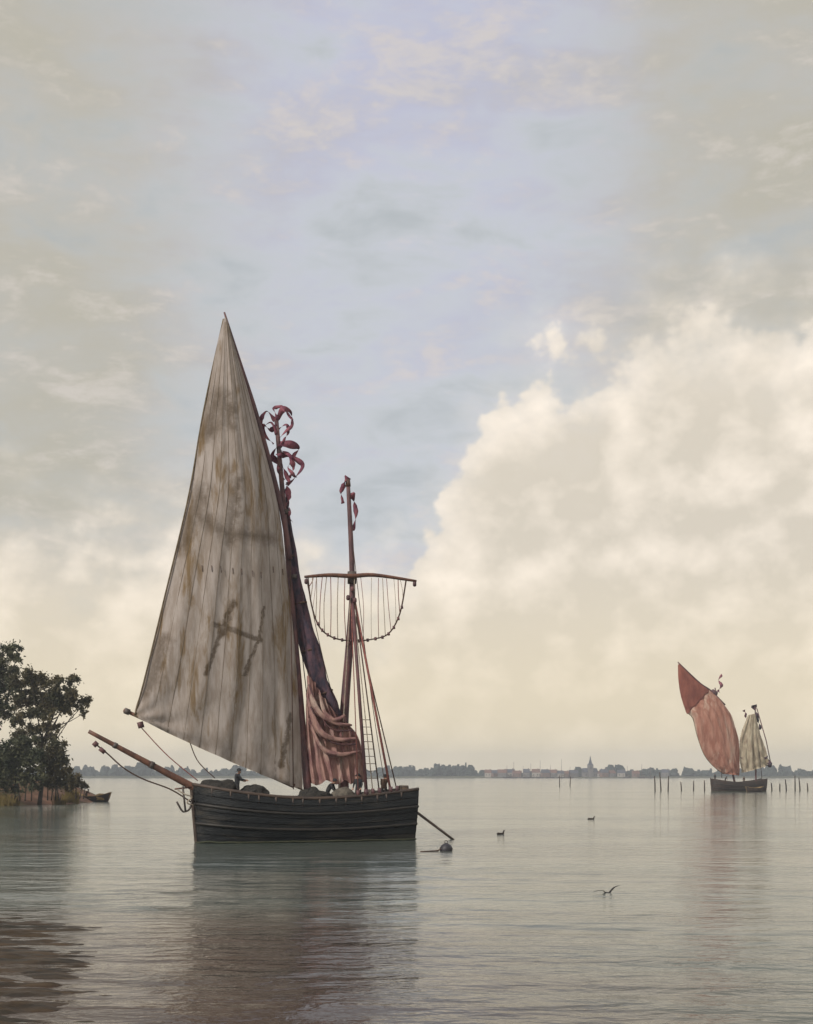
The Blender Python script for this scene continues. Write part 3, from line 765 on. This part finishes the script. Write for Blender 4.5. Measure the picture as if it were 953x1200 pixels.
STAND = dict(pelvis=(0, 0, .92), waist=(0, 0, 1.1), chest=(0, -.02, 1.32), neck=(0, -.02, 1.49), chin=(0, -.05, 1.55), head=(0, -.03, 1.63), crown=(0, -.01, 1.70),
             shol=(.19, 0, 1.40), elbl=(.26, -.05, 1.14), wril=(.24, -.20, .95), handl=(.23, -.25, .90),
             shor=(-.19, 0, 1.40), elbr=(-.27, -.04, 1.14), wrir=(-.25, -.18, .94), handr=(-.24, -.23, .89),
             hipl=(.10, 0, .86), kneel=(.11, -.03, .48), ankl=(.12, .02, .09), toel=(.13, -.16, .04),
             hipr=(-.10, 0, .86), kneer=(-.12, -.05, .48), ankr=(-.13, 0, .09), toer=(-.14, -.18, .04))
def pose(**k): d = dict(STAND); d.update(k); return d
STEER = pose(wrir=(-.30, -.42, 1.10), handr=(-.31, -.49, 1.09), elbr=(-.30, -.18, 1.16), wril=(.20, -.42, 1.06), handl=(.19, -.49, 1.05), elbl=(.28, -.18, 1.14), chest=(0, -.07, 1.31), neck=(0, -.10, 1.47), chin=(0, -.14, 1.53), head=(0, -.12, 1.61), crown=(0, -.10, 1.68))
BEND = pose(waist=(0, -.08, 1.06), chest=(0, -.24, 1.22), neck=(0, -.36, 1.33), chin=(0, -.42, 1.36), head=(0, -.43, 1.45), crown=(0, -.43, 1.52), shol=(.19, -.26, 1.28), shor=(-.19, -.26, 1.28),
            elbl=(.24, -.36, 1.02), wril=(.20, -.50, .86), handl=(.18, -.55, .81), elbr=(-.24, -.36, 1.02), wrir=(-.20, -.50, .86), handr=(-.18, -.55, .81))
def aboard(px, w, zoff=0.0):
    p = L1(px, 930, w); s_ = (p.x - xl) / (xr - xl)
    q = B1.W((p.x, -w, deck1(s_) + zoff)); return q
person('person', aboard(278, .9), TH + R(95), STEER, 'coat', 'coat', 'person in a dark coat and hat standing on the raised deck beside the heaped nets')
person('person', aboard(384, .6), TH + R(60), BEND, 'coat', 'coat', 'person in a dark coat bending over below the gathered rose sail')
person('person', aboard(420, .9), TH - R(40), STAND, 'coat', 'coat', 'person in a dark coat standing at the foot of the shrouds')
person('person', aboard(450, .6), TH + R(150), BEND, 'coat_brown', 'coat', 'person in a brown coat stooping by the stern rail of the tall boat')

# cargo on deck
def lump(name, loc, sx, sy, sz, m, seed=0, amp=.25, freq=1.6, sub=4):
    bm = bmesh.new(); bmesh.ops.create_icosphere(bm, subdivisions=sub, radius=1.0)
    for v in bm.verts:
        k = 1 + amp * mnoise.fractal(v.co * freq + Vector((seed, seed * .7, 0)), 1.0, 2.0, 4)
        v.co = Vector((v.co.x * k * sx, v.co.y * k * sy, max(-0.55, v.co.z) * k * sz))
    me = bpy.data.meshes.new(name); bm.to_mesh(me); bm.free(); me.materials.append(M[m])
    me.polygons.foreach_set('use_smooth', [True] * len(me.polygons))
    o = link(bpy.data.objects.new(name, me)); o.location = loc
    return o
q = aboard(256, .3, .30); tag(lump('net_heap', q, 1.15, .8, .70, 'nets', 2, .35), 'heap of dark fishing nets piled on the raised bow deck', 'nets')
q = aboard(297, .9, .30); tag(lump('net_heap', q, .8, .6, .62, 'nets', 5, .35), 'heap of dark netting beside the standing steersman by the boom', 'nets')
q = aboard(369, 1.0, .34); tag(lump('tarpaulin', q, .9, .6, .80, 'nets', 15, .3), 'dark crumpled tarpaulin thrown over gear by the main mast foot', 'tarpaulin')
q = aboard(402, 1.1, .34); tag(lump('sack', q, .75, .48, .72, 'sack', 8, .18), 'grey full sack on deck under the gathered rose sail', 'sack')
q = aboard(436, 1.1, .24); tag(lump('sack', q, .62, .45, .60, 'sack', 11, .18), 'grey full sack on deck between the shrouds and the stern', 'sack')
q = aboard(473, .9, 0)
br = empty('barrel', q); tag(br, 'small brown wooden barrel standing at the stern rail', 'barrel')
prof = [(0, .27), (.2, .32), (.42, .345), (.64, .32), (.84, .27)]
tube('staves', [(0, 0, z) for z, r in prof], [r for z, r in prof], 'barrel', br, 16)
for z, r in ((.08, .29), (.26, .338), (.58, .338), (.76, .295)): tube('hoop', [(0, 0, z - .025), (0, 0, z + .025)], r + .008, 'iron', br, 16)
# coil of pale rope on the rail
P = [(.24 * math.cos(a), .24 * math.sin(a), .03 + a * .006) for a in [i * .35 for i in range(72)]]
co = tube('rope_coil', P, .03, 'rope_pale'); co.location = aboard(459, .7, .0) + Vector((0, 0, 0)); tag(co, 'coil of pale rope lying on the stern deck', 'rope')

# ---------------------------------------------------------- the far red-sailed boat
B2 = Boat('sailing_boat', 866, 290, R(14))
tag(B2.e, 'sailing boat with a leaning rust red sail and a ragged cream sail by the stakes', 'boat')
L2 = B2.L
x2l, x2r = L2(833, 926).x, L2(896, 926).x
def rail2(s): return 2.1 + (0.8 * ((.5 - s) / .5) ** 2 if s < .5 else .8 * ((s - .5) / .5) ** 2)
build_hull(B2, x2l, x2r, 2.1, rail2, 'brown_hull', 'rail', strakes=7, n=30)
spar('main_mast', (L2(862, 920).x, 0, 1.2), L2(838, 806), .26, .13, 'spar_dark', B2.e)
spar('second_mast', (L2(886, 920).x, 0, 1.2), L2(885, 828), .22, .1, 'spar_dark', B2.e)
tube('masthead_basket', [L2(834, 809), L2(836, 812), L2(840, 813)], [.5, .75, .55], 'spar_dark', B2.e, 8)
ribbon('pennant', [L2(842, 811), L2(845, 804), L2(843, 796), L2(846, 790)], 1.0, 'pennant', B2.e, wv=.3)
rl = [L2(848, 907, .6), L2(836, 898, .7), L2(825, 884, .8), L2(817, 862, .8), L2(812, 842, .7), L2(806, 836, .6)]
rr = [L2(866, 909, .4), L2(866, 890, .4), L2(865, 866, .4), L2(858, 840, .4), L2(846, 822, .45), L2(832, 808, .45)]
rs = empty('red_sail', parent=B2.e); rs['label'] = 'rust red bellied lower sail with pale streaks'
for k in range(6):
    V, F = sail_grid(rl, rr, 5, 40, 2.0, NV, .26, 1.0, k / 6, (k + 1) / 6); obj('sail_cloth', V, F, 'red_sail', rs, smooth=True)
tl = [L2(805.5, 837, .6), L2(799, 818, .6), L2(795, 798, .55), L2(794.5, 779, .5)]
tr = [L2(832.5, 809, .45), L2(820, 800, .45), L2(808, 790, .5), L2(796, 778, .5)]
V, F = sail_grid(tl, tr, 12, 24, .8, NV, .2, 4.0); ds = obj('peak_sail', V, F, 'dark_red_sail', B2.e, smooth=True); ds['label'] = 'dark red pointed peak of the sail'
tube('long_yard', curve_pts([L2(794.5, 776, .5), L2(820, 800, .45), L2(833, 809, .4), L2(850, 826, .4)], 12), .14, 'spar_dark', B2.e, 6)
tube('luff_rope', [p + NV * .05 for p in curve_pts(rl, 16)], .09, 'canvas_hem', rs, 5)
cl_ = [L2(869, 906, .3), L2(866, 885, .3), L2(868, 862, .3), L2(877, 838, .3)]
cr_ = [L2(900, 897, .3), L2(897, 880, .3), L2(891, 858, .3), L2(885, 836, .3)]
cs = empty('cream_sail', parent=B2.e); cs['label'] = 'ragged cream coloured after sail'
for k in range(4):
    V, F = sail_grid(cl_, cr_, 5, 24, 1.0, NV, .34, 7.0, k / 4, (k + 1) / 4); obj('sail_cloth', V, F, 'cream_sail', cs, smooth=True)
ribbon('pennant', [L2(884, 826), L2(886, 836), L2(889, 846), L2(891, 855)], 1.3, 'navy_cloth', B2.e, wv=.25)
ribbon('pennant', [L2(872, 832), L2(874, 838), L2(875, 846)], .8, 'pennant', B2.e, wv=.2)
tube('sprit', [L2(868, 888, .5), L2(900, 895, .5)], .12, 'spar_dark', B2.e, 6)
tube('after_leech_rope', [L2(904, 898, .35), L2(898, 868, .35), L2(887, 830, .35)], .11, 'spar_dark', B2.e, 6)
tube('sail_bundle', curve_pts([L2(896, 886, .3), L2(900, 892, .3), L2(903, 899, .3)], 8), [.3, .7, .4, .35, .6, .7, .5, .2], 'navy_cloth', B2.e, 8)
tube('shroud', [L2(845, 830), L2(846, 912, 1.5)], .07, 'rope', B2.e, 5)
tube('shroud', [L2(885, 832), L2(893, 912, 1.5)], .07, 'rope', B2.e, 5)
def aboard2(px, w):
    p = L2(px, 915, w); s_ = (p.x - x2l) / (x2r - x2l); return B2.W((p.x, -w, rail2(s_) - .5))
person('person', aboard2(838, .6), 0, STAND, 'coat', 'coat', 'person in dark clothes standing at the bow of the red-sailed boat')
person('person', aboard2(850, 1.2), R(30), BEND, 'coat', 'coat', 'person in dark clothes stooping under the red sail amidships')
person('person', aboard2(872, 1.2), R(-30), STAND, 'coat_brown', 'coat', 'person in a brown coat standing between the red and the cream sail')

def rowboat(name, loc, rz, length, beam, m_out, m_in, label, sheer=.35, free=.55):
    e = empty(name, loc, rz); tag(e, label, 'rowing boat')
    n = 22; V, F = [], []
    def hw(s): return beam / 2 * max(.02, (math.sin(math.pi * (0.03 + .94 * s)) ** .55)) * (1 if s > .3 else .95)
    def row(s, k, inn):
        z1 = free + sheer * (2 * s - 1) ** 2; f = k / 4
        w = (hw(s) - inn) * math.sin((.25 + .75 * f) * math.pi / 2); return ((s - .5) * length * (.80 + .20 * f), max(w, .005), -.15 + inn * 1.2 + (z1 + .15 - inn * 1.2) * f ** 1.3)
    for inn, mm in ((0, 0), (.06, 1)):
        o = len(V)
        for i in range(n + 1):
            s = i / n
            for k in range(-4, 5):
                x, w, z = row(s, abs(k), inn); V.append((x, math.copysign(w, k) if k else 0, z))
        for i in range(n):
            for k in range(8):
                a = o + i * 9 + k; f = (a, a + 1, a + 10, a + 9); F.append(f if not inn else f[::-1])
    h = obj('hull', V, F, m_out, e, smooth=True, extra_mats=(m_in,), midx=[0] * (n * 8) + [1] * (n * 8))
    for sg in (-1, 1):
        tube('gunwale', [((i / n - .5) * length, sg * (hw(i / n) - .03), free + sheer * (2 * i / n - 1) ** 2) for i in range(n + 1)], .045, m_in, e, 6)
    for s in (.25, .5, .75):
        x = (s - .5) * length; w = hw(s) - .04
        obj('thwart', *boxm(x - .13, x + .13, -w, w, free * .55, free * .55 + .05), m_in, e)
    return e
rowboat('rowing_boat', Vector((*at(884, 929, 281).xy, 0)), R(22), 4.6, 1.8, 'brown_hull', 'ochre_wood', 'small dark tender with pale inside lying alongside the red-sailed boat', free=.9)
rb = rowboat('rowing_boat', Vector((*at(108, 938, 182).xy, 0)), R(-12), 5.8, 1.7, 'brown_hull', 'ochre_wood', 'brown rowing boat with ochre inside moored at the tip of the wooded bank', free=.75, sheer=.6)
tag(lump('sack', Vector((*at(118, 938, 181.5).xy, .55)), .9, .5, .6, 'ochre_wood', 3, .2), 'ochre yellow bundle in the bow of the moored rowing boat', 'bundle')
pr_ = Vector((*at(101, 938, 182).xy, .15))
person('person', pr_, R(60), BEND, 'coat_brown', 'coat', 'person in a brown coat stooping in the rowing boat by the bank')

# ---------------------------------------------------------- stakes in the water
stakes = [(768, 296, 17, 'a'), (775, 300, 21, 'a'), (783, 300, 17, 'a'), (799, 305, 10, 'd'), (813, 310, 11, 'd'), (826, 300, 12, 'd'),
          (905, 300, 9, 'b'), (914, 305, 8, 'b'), (922, 300, 13, 'b'), (932, 305, 17, 'e'), (938, 302, 15, 'e'), (947, 300, 9, 'b'),
          (656, 420, 12, 'c'), (668, 430, 11, 'c')]
slab = dict(a='tall dark wooden stake of the close trio ahead of the red-sailed boat',
            d='short dark wooden stake between the tall trio and the bow of the red-sailed boat',
            b='short dark wooden stake standing in the water astern of the red-sailed boat',
            e='tall dark wooden stake of the close pair astern of the red-sailed boat',
            c='thin dark stake of the pair standing in open water below the church tower')
sgrp = dict(a='tall stakes ahead of the red-sailed boat', d='short stakes ahead of the red-sailed boat', b='short stakes astern of the red-sailed boat', e='tall stakes astern of the red-sailed boat', c='stakes in open water off the church')
for px, Y, hpx, g in stakes:
    h = hpx / FPX * Y * 1.05; x, y, _ = on_water(px, Y); tl_ = random.uniform(-.12, .12) * h
    o = tube('mooring_stake', [(0, 0, -1), (tl_ * .5, 0, h * .5), (tl_, 0, h)], [.17, .15, .11], 'stake', None, 7)
    o.location = (x, y, 0); tag(o, slab[g], 'stake', sgrp[g])

# ---------------------------------------------------------- trees and bushes on the bank
def leaf_cloud(blobs, size, count, seed):
    """leaf-sized quads gathered in tufts through the crown's volume"""
    g = np.random.default_rng(seed); V, F = [], []
    tot = sum(b[3] ** 2 for b in blobs)
    for bx, by, bz, br_ in blobs:
        n = int(count * br_ ** 2 / tot); nt = max(6, int(br_ * br_ * 9))
        tu = g.normal(size=(nt, 3)); tu /= np.linalg.norm(tu, axis=1)[:, None]
        tu *= (g.random(nt) ** .40)[:, None] * br_ * np.array([1.25, 1.1, .85])
        for q in range(n):
            c = tu[g.integers(nt)] + g.normal(size=3) * br_ * (.13 if g.random() < .8 else .34)
            p = np.array([bx, by, bz]) + c
            a = g.normal(size=3); a /= np.linalg.norm(a); b = np.cross(a, g.normal(size=3)); b /= np.linalg.norm(b)
            s = size * (.6 + .8 * g.random()); o = len(V)
            V += [tuple(p - a * s), tuple(p + b * s * .45), tuple(p + a * s), tuple(p - b * s * .45)]
            F.append((o, o + 1, o + 2, o + 3))
    return V, F

def tree(name, px, Y, base_z, trunk_pts, blobs, label, m='leaf', count=9000, size=.27, r0=.42, group=None, cat='tree'):
    x, y, _ = on_water(px, Y); e = empty(name, (x, y, base_z)); tag(e, label, cat, group)
    O = Vector((x, y, base_z))
    tp = curve_pts([Vector(p) for p in trunk_pts], 18)
    tr_ = tube('trunk', tp, [r0 * (1 - .75 * i / 17) for i in range(18)], 'bark', e, 10, wob=.2)
    loc = []
    for (bpx, bpy, bY, rpx) in blobs:
        p = at(bpx, bpy, bY) - O; loc.append((p.x, p.y, p.z, rpx / FPX * bY))
    for k, b in enumerate(loc):
        t0 = tp[min(16, 7 + (k * 3) % 10)]; en = Vector(b[:3])
        mid = t0.lerp(en, .5) + Vector((0, 0, -.4))
        tube('limb', curve_pts([t0, mid, en], 9), [r0 * .34 * (1 - .8 * i / 8) for i in range(9)], 'bark', e, 6)
    V, F = leaf_cloud(loc, size, count, int(px * 7 + Y))
    obj('crown', V, F, m, e)
    return e
tree('bank_tree', -14, 168, 2.0, [(0, 0, -2), (.4, 0, 4), (.2, 0, 9), (1.2, 0, 14), (2.0, 0, 18)],
     [(12, 764, 168, 11), (20, 772, 167, 6), (2, 786, 168, 15), (-20, 775, 168, 22), (-28, 810, 168, 24), (10, 804, 168, 13), (8, 830, 168, 13), (-20, 840, 168, 20), (18, 846, 167, 8)],
     'tallest dark leafy tree on the earth bank', count=17000, size=.21)
tree('bank_tree', 46, 162, 1.8, [(0, 0, -2), (.5, 0, 2.5), (.2, 0, 5), (1.2, 0, 8), (2.4, 0, 11)],
     [(24, 800, 162, 11), (36, 792, 161, 9), (46, 800, 162, 12), (30, 820, 163, 13), (54, 818, 163, 15), (66, 800, 161, 9), (70, 814, 162, 12), (86, 796, 162, 8), (82, 812, 161, 10), (76, 828, 162, 11), (92, 826, 163, 10),
      (101, 822, 162, 6), (98, 836, 162, 5), (44, 836, 162, 11), (26, 842, 161, 9), (60, 838, 161, 8), (52, 852, 162, 8), (36, 856, 162, 10), (66, 852, 161, 7), (22, 862, 162, 10), (46, 866, 162, 9), (60, 866, 163, 7)],
     'lower spreading tree leaning out from the bank towards the water', count=24000, r0=.30, m='leaf_olive', size=.20)
def bush(px, py, Y, rpx, label, m, count=3500, blobs=None):
    x, y, _ = on_water(px, Y); zb = .9; e = empty('bush', (x, y, zb)); tag(e, label, 'bush')
    loc = []
    for (bx, by, br_) in blobs:
        p = at(bx, by, Y) - Vector((x, y, zb)); loc.append((p.x, p.y, p.z, br_ / FPX * Y))
    V, F = leaf_cloud(loc, .20, count * 2, int(px * 3 + Y)); obj('foliage', V, F, m, e)
    for k, b in enumerate(loc[:4]): tube('stem', curve_pts([(b[0] * .75, b[1] * .75, -.3), (b[0] * .7 + .3 * math.sin(k * 2.3), b[1], b[2] * .5), b[:3]], 7), [.09, .08, .07, .06, .05, .04, .03], 'bark', e, 5)
bush(28, 890, 157, 20, 'dense dark green bush under the trees on the bank', 'leaf', 9000, [(14, 878, 13), (30, 872, 12), (22, 892, 14), (40, 888, 13), (4, 896, 16), (-14, 884, 20), (10, 910, 13), (30, 910, 12), (46, 906, 11), (20, 920, 8), (0, 920, 9), (38, 919, 7)])
bush(62, 890, 160, 16, 'olive green bush at the outer end of the bank', 'leaf_olive', 7000, [(54, 884, 11), (66, 874, 10), (72, 890, 10), (60, 898, 11), (74, 905, 9), (60, 913, 9), (82, 914, 6), (70, 919, 6), (54, 919, 6)])
bush(92, 915, 170, 10, 'low straggling bush on the tip of the bank beside the rowing boat', 'leaf_olive', 2600, [(88, 912, 6), (94, 918, 5), (84, 920, 6), (100, 921, 4), (78, 922, 6)])
# reeds along the edge: blades nobody could count
g = np.random.default_rng(3); V, F = [], []
for _ in range(5200):
    px = g.uniform(-40, 92); Y = g.uniform(148, 158) + max(0, px - 55) * .55
    x, y, _z = on_water(px, Y); h = g.uniform(.5, 1.9) * (1 if px < 70 else .7); lx = g.normal() * .25 * h; o = len(V)
    if mnoise.noise(Vector((x * .35, y * .2, 5))) < -.12: continue
    z0 = bank_h(x, y)
    if z0 < -.7: continue
    z0 = max(z0, -.2)
    V += [(x - .05, y, z0 - .1), (x + .05, y, z0 - .1), (x + lx * .4 + .04, y, z0 + h * .6), (x + lx, y + .03, z0 + h), (x + lx * .4 - .04, y, z0 + h * .6)]
    F.append((o, o + 1, o + 2, o + 3, o + 4))
rd = obj('reeds', V, F, 'reed'); rd['kind'] = 'stuff'; rd['label'] = 'dry golden reeds along the edge of the bank'
g2 = np.random.default_rng(11); V, F = [], []
for _ in range(9000):
    x = g2.uniform(-110, -45); y = g2.uniform(150, 215); z = bank_h(x, y)
    if z < .25 or mnoise.noise(Vector((x * .12, y * .12, 9))) < -.05: continue
    h = g2.uniform(.2, .6); o = len(V); a = g2.normal() * .15; V += [(x - .12, y, z - .05), (x + .12, y, z - .05), (x + a, y + .05, z + h)]; F.append((o, o + 1, o + 2))
gr = obj('grass', V, F, 'leaf_olive'); gr['kind'] = 'stuff'; gr['label'] = 'rough olive grass on the bank'

# ---------------------------------------------------------- far shore: woods, church, houses
V, F = [], []
g = np.random.default_rng(21)
def wood_h(px):
    """height of the far tree line in metres along the shore"""
    P = [(-700, 9), (60, 8), (100, 10), (165, 11), (230, 8), (450, 8), (500, 11), (545, 10), (575, 4), (660, 4), (676, 7), (715, 9), (760, 7), (830, 7), (900, 10), (953, 9), (1700, 9)]
    for (a, ha), (b, hb_) in zip(P, P[1:]):
        if a <= px <= b: return ha + (hb_ - ha) * (px - a) / (b - a)
    return 8
for _ in range(1500):
    px = g.uniform(-650, 1650); Y = FAR + g.uniform(60, 190); x = (px - CX) / FPX * Y
    h = wood_h(px) * (1 + .55 * mnoise.noise(Vector((px * .045, 0, 8)))) * g.uniform(.5, 1.55) + (2 if g.random() < .06 else 0); r = g.uniform(2.0, 7.5); o = len(V)
    nseg, nr = 7, 4
    for j in range(nr + 1):
        t = j / nr; rr_ = r * math.sin(math.pi * (.25 + .62 * t)) ** .8
        for k in range(nseg):
            a = 2 * math.pi * k / nseg + j; q = rr_ * g.uniform(.7, 1.25); V.append((x + q * math.cos(a), Y + q * math.sin(a), .8 + h * t * g.uniform(.92, 1.06)))
    for j in range(nr):
        for k in range(nseg):
            a = o + j * nseg + k; b = o + j * nseg + (k + 1) % nseg; F.append((a, b, b + nseg, a + nseg))
    F.append(tuple(o + nr * nseg + k for k in range(nseg)))
fw = obj('far_wood', V, F, 'far_green'); fw['kind'] = 'stuff'; fw['label'] = 'low hazy line of trees along the far shore'

def gable(w, d, h, rh):
    V, F = boxm(-w / 2, w / 2, -d / 2, d / 2, -1.5, h)
    o = len(V); e_ = .4
    roof = ([(-w / 2 - e_, -d / 2 - e_, h - .2), (w / 2 + e_, -d / 2 - e_, h - .2), (w / 2 + e_, d / 2 + e_, h - .2), (-w / 2 - e_, d / 2 + e_, h - .2), (-w / 2 - e_, 0, h + rh), (w / 2 + e_, 0, h + rh)],
            [(0, 1, 5, 4), (2, 3, 4, 5), (0, 4, 3), (1, 2, 5), (0, 3, 2, 1)])
    return (V, F), roof
def house(px, Y, w, h, m, rm, rz, label):
    x = (px - CX) / FPX * Y; e = empty('house', (x, Y, 1.2), rz); tag(e, label, 'house', 'houses of the far town')
    wl, rf = gable(w, 7, h, h * .75)
    obj('wall', *wl, m, e); ro = obj('roof', *rf, rm, e)
    obj('chimney', *boxm(w * .25, w * .25 + .9, -.5, .5, h * 1.2, h * 1.9), 'brick', ro)
    nw = max(2, int(w / 3))
    for k in range(nw):
        cxw = -w / 2 + (k + .5) * w / nw
        obj('window', *boxm(cxw - .5, cxw + .5, -3.56, -3.44, h * .35, h * .35 + 1.5), 'glass', e)
hp = [572, 581, 589, 598, 606, 617, 628, 639, 648, 655, 663, 672, 700, 708, 717, 728, 745, 780]
for i, px in enumerate(hp):
    house(px, FAR + 40 + g.uniform(-6, 18), g.uniform(7, 11), g.uniform(3.6, 5.6), ('plaster', 'brick', 'stone')[i % 3], ('tile_roof', 'slate')[i % 2], R(g.uniform(-25, 25)),
          {0: 'small pale plastered house with a red roof in the hazy far town', 1: 'small brick house with a slate roof in the hazy far town', 2: 'small stone house with a red roof in the hazy far town',
           3: 'small pale plastered house with a slate roof in the hazy far town', 4: 'small brick house with a red roof in the hazy far town', 5: 'small stone house with a slate roof in the hazy far town'}[i % 6])
# church
cx_, cyY = (691 - CX) / FPX * (FAR + 45), FAR + 45
ch = empty('church', (cx_, cyY, 1.0), R(8)); tag(ch, 'slate grey church with a pointed tower on the far shore', 'church')
wl, rf = gable(17, 9, 6, 5)
obj('nave_wall', *wl, 'stone', ch); obj('nave_roof', *rf, 'slate', ch)
obj('tower', *boxm(-3.0, 3.0, -6.2, -.5, -1.5, 14.5), 'stone', ch)
sv = [(-3.2, -6.4, 14.5), (3.2, -6.4, 14.5), (3.2, -.3, 14.5), (-3.2, -.3, 14.5), (-1.6, -4.6, 17), (1.6, -4.6, 17), (1.6, -2.0, 17), (-1.6, -2.0, 17), (0, -3.3, 26)]
obj('spire', sv, [(0, 1, 5, 4), (1, 2, 6, 5), (2, 3, 7, 6), (3, 0, 4, 7), (4, 5, 8), (5, 6, 8), (6, 7, 8), (7, 4, 8), (3, 2, 1, 0)], 'slate', ch)
for k in (-5.5, 5.0, 7.2): obj('window', *boxm(k - .6, k + .6, -4.6, -4.44, 1.5, 4.2), 'glass', ch)
obj('belfry_window', *boxm(-.7, .7, -6.3, -6.14, 10, 13), 'glass', ch)
# masts of craft lying off the town
for px, h in ((594, 15), (602, 19), (613, 14), (622, 17), (633, 20), (645, 15), (658, 22), (668, 13), (735, 14), (752, 16), (762, 13)):
    Y = FAR - 45; x = (px - CX) / FPX * Y
    e = empty('far_boat', (x, Y, 0)); tag(e, 'tiny hazy moored boat with a bare mast off the far town', 'boat', 'boats moored off the far town')
    V, F = [], []
    for i in range(9):
        s = i / 8; w = 1.4 * math.sin(math.pi * (.06 + .88 * s)) ** .6
        for (k, z) in ((-1, 1.3), (-.7, -.3), (.7, -.3), (1, 1.3)): V.append(((s - .5) * 9, k * w, z + (.6 * (2 * s - 1) ** 2 if z > 0 else 0)))
    for i in range(8):
        for k in range(3): a = 4 * i + k; F.append((a, a + 1, a + 5, a + 4))
        F.append((4 * i + 3, 4 * i, 4 * i + 4, 4 * i + 7))
    F += [(0, 1, 2, 3), (35, 34, 33, 32)]
    obj('hull', V, F, 'brown_hull', e); tube('mast', [(0, 0, .5), (.2, 0, h)], [.30, .16], 'spar_dark', e, 6)
    tube('furled_sail', [(.3, 0, 2.6), (2, 0, 2.9), (4.2, 0, 3.1)], [.2, .45, .2], 'canvas_hem', e, 6)

# ---------------------------------------------------------- birds and float
def gull(loc, rz, span, label, bank=0.0):
    h = span / 2
    wp = curve_pts([(-h, .10 * h, .10 * h), (-h * .72, -.02 * h, .20 * h), (-h * .40, -.12 * h, .22 * h), (-h * .12, -.04 * h, .04 * h), (0, 0, 0), (h * .12, -.04 * h, .05 * h), (h * .40, -.12 * h, .38 * h), (h * .72, -.02 * h, .50 * h), (h, .10 * h, .54 * h)], 33)
    wv, wf = [], []
    for i, p in enumerate(wp):
        u = abs(i - 16) / 16; c = .20 * h * 2 * (1 - u ** 2.2) + .02 * h; t_ = .022 * h * (1.4 - u)
        wv += [p + Vector((0, -c * .45, 0)), p + Vector((0, -c * .1, t_)), p + Vector((0, c * .55, 0)), p + Vector((0, -c * .1, -t_))]
    for i in range(32):
        for k in range(4): a = 4 * i + k; b = 4 * i + (k + 1) % 4; wf.append((a, b, b + 4, a + 4))
    wf += [(3, 2, 1, 0), (128, 129, 130, 131)]
    bv = sweep([(0, -.42 * h, .0), (0, -.36 * h, .01 * h), (0, -.26 * h, .02 * h), (0, -.05 * h, -.01 * h), (0, .2 * h, 0), (0, .40 * h, .01 * h), (0, .52 * h, .01 * h)], [.01 * h, .045 * h, .075 * h, .11 * h, .085 * h, .05 * h, .07 * h], 10)
    V, F = merge((wv, wf), bv)
    o = obj('gull', V, F, 'feather', smooth=True); o.location = loc; o.rotation_euler = (0, bank, rz); return tag(o, label, 'bird')
gull(at(712, 1047, 41), R(12), .95, 'dark gull gliding with raised wings just above the water')
def duck(px, py, Y, label, size, rz):
    x, y, _ = on_water(px, Y)
    b = sweep(curve_pts([(-.5, 0, .16), (-.42, 0, .12), (-.2, 0, .06), (.05, 0, .05), (.25, 0, .08), (.36, 0, .2), (.40, 0, .34), (.46, 0, .40), (.60, 0, .38)], 26),
              [.03 + .0 if i == 0 else (.03 + .15 * math.sin(min(1, i / 15) * math.pi) ** .7 if i < 14 else [.12, .105, .09, .078, .07, .066, .066, .07, .072, .06, .035, .02][i - 14]) for i in range(26)], 12)
    V = [Vector(v) * size for v in b[0]]
    o = obj('duck', V, b[1], 'duck', smooth=True); o.location = (x, y, -.02); o.rotation_euler = (0, 0, rz); return tag(o, label, 'bird')
duck(587, 978, 81.5, 'small dark water bird floating off the stern of the tall boat', .62, R(40))
duck(693, 960, 109, 'small dark water bird floating in open water below the church tower', .62, R(15))
fb = empty('mooring_float', on_water(523, 64.2)); tag(fb, 'round dark mooring float lying in the water by the steering oar', 'float')
V, F = sweep([(0, 0, z) for z in (-.25, -.2, -.05, .12, .26, .35, .38)], [.05, .2, .31, .34, .25, .12, .05], 14); obj('float_body', V, F, 'buoy', fb, smooth=True)
tube('ring', [(.08 * math.cos(a), 0, .43 + .08 * math.sin(a)) for a in [i * math.pi / 6 for i in range(13)]], .018, 'iron', fb, 5)
tube('mooring_line', curve_pts([(.0, 0, .36), (-.35, -.25, .05), (-.8, -.6, .01), (-1.3, -.9, .0)], 12), .035, 'rope', fb, 5)

# ---------------------------------------------------------- haze
V, F = boxm(-1520, 1520, -320, 2460, -3.0, 44.0)
me = bpy.data.meshes.new('haze'); me.from_pydata(V, [], F); me.update()
hm = bpy.data.materials.new('haze'); hm.use_nodes = True; t = hm.node_tree; t.nodes.clear()
o_ = t.nodes.new('ShaderNodeOutputMaterial'); pv = t.nodes.new('ShaderNodeVolumePrincipled')
pv.inputs['Color'].default_value = (0.84, 0.90, 1.0, 1); pv.inputs['Density'].default_value = 0.00033; pv.inputs['Anisotropy'].default_value = 0.0
t.links.new(pv.outputs[0], o_.inputs['Volume']); me.materials.append(hm)
hz = link(bpy.data.objects.new('haze', me)); hz['kind'] = 'stuff'; hz['label'] = 'pale even haze lying over the water'
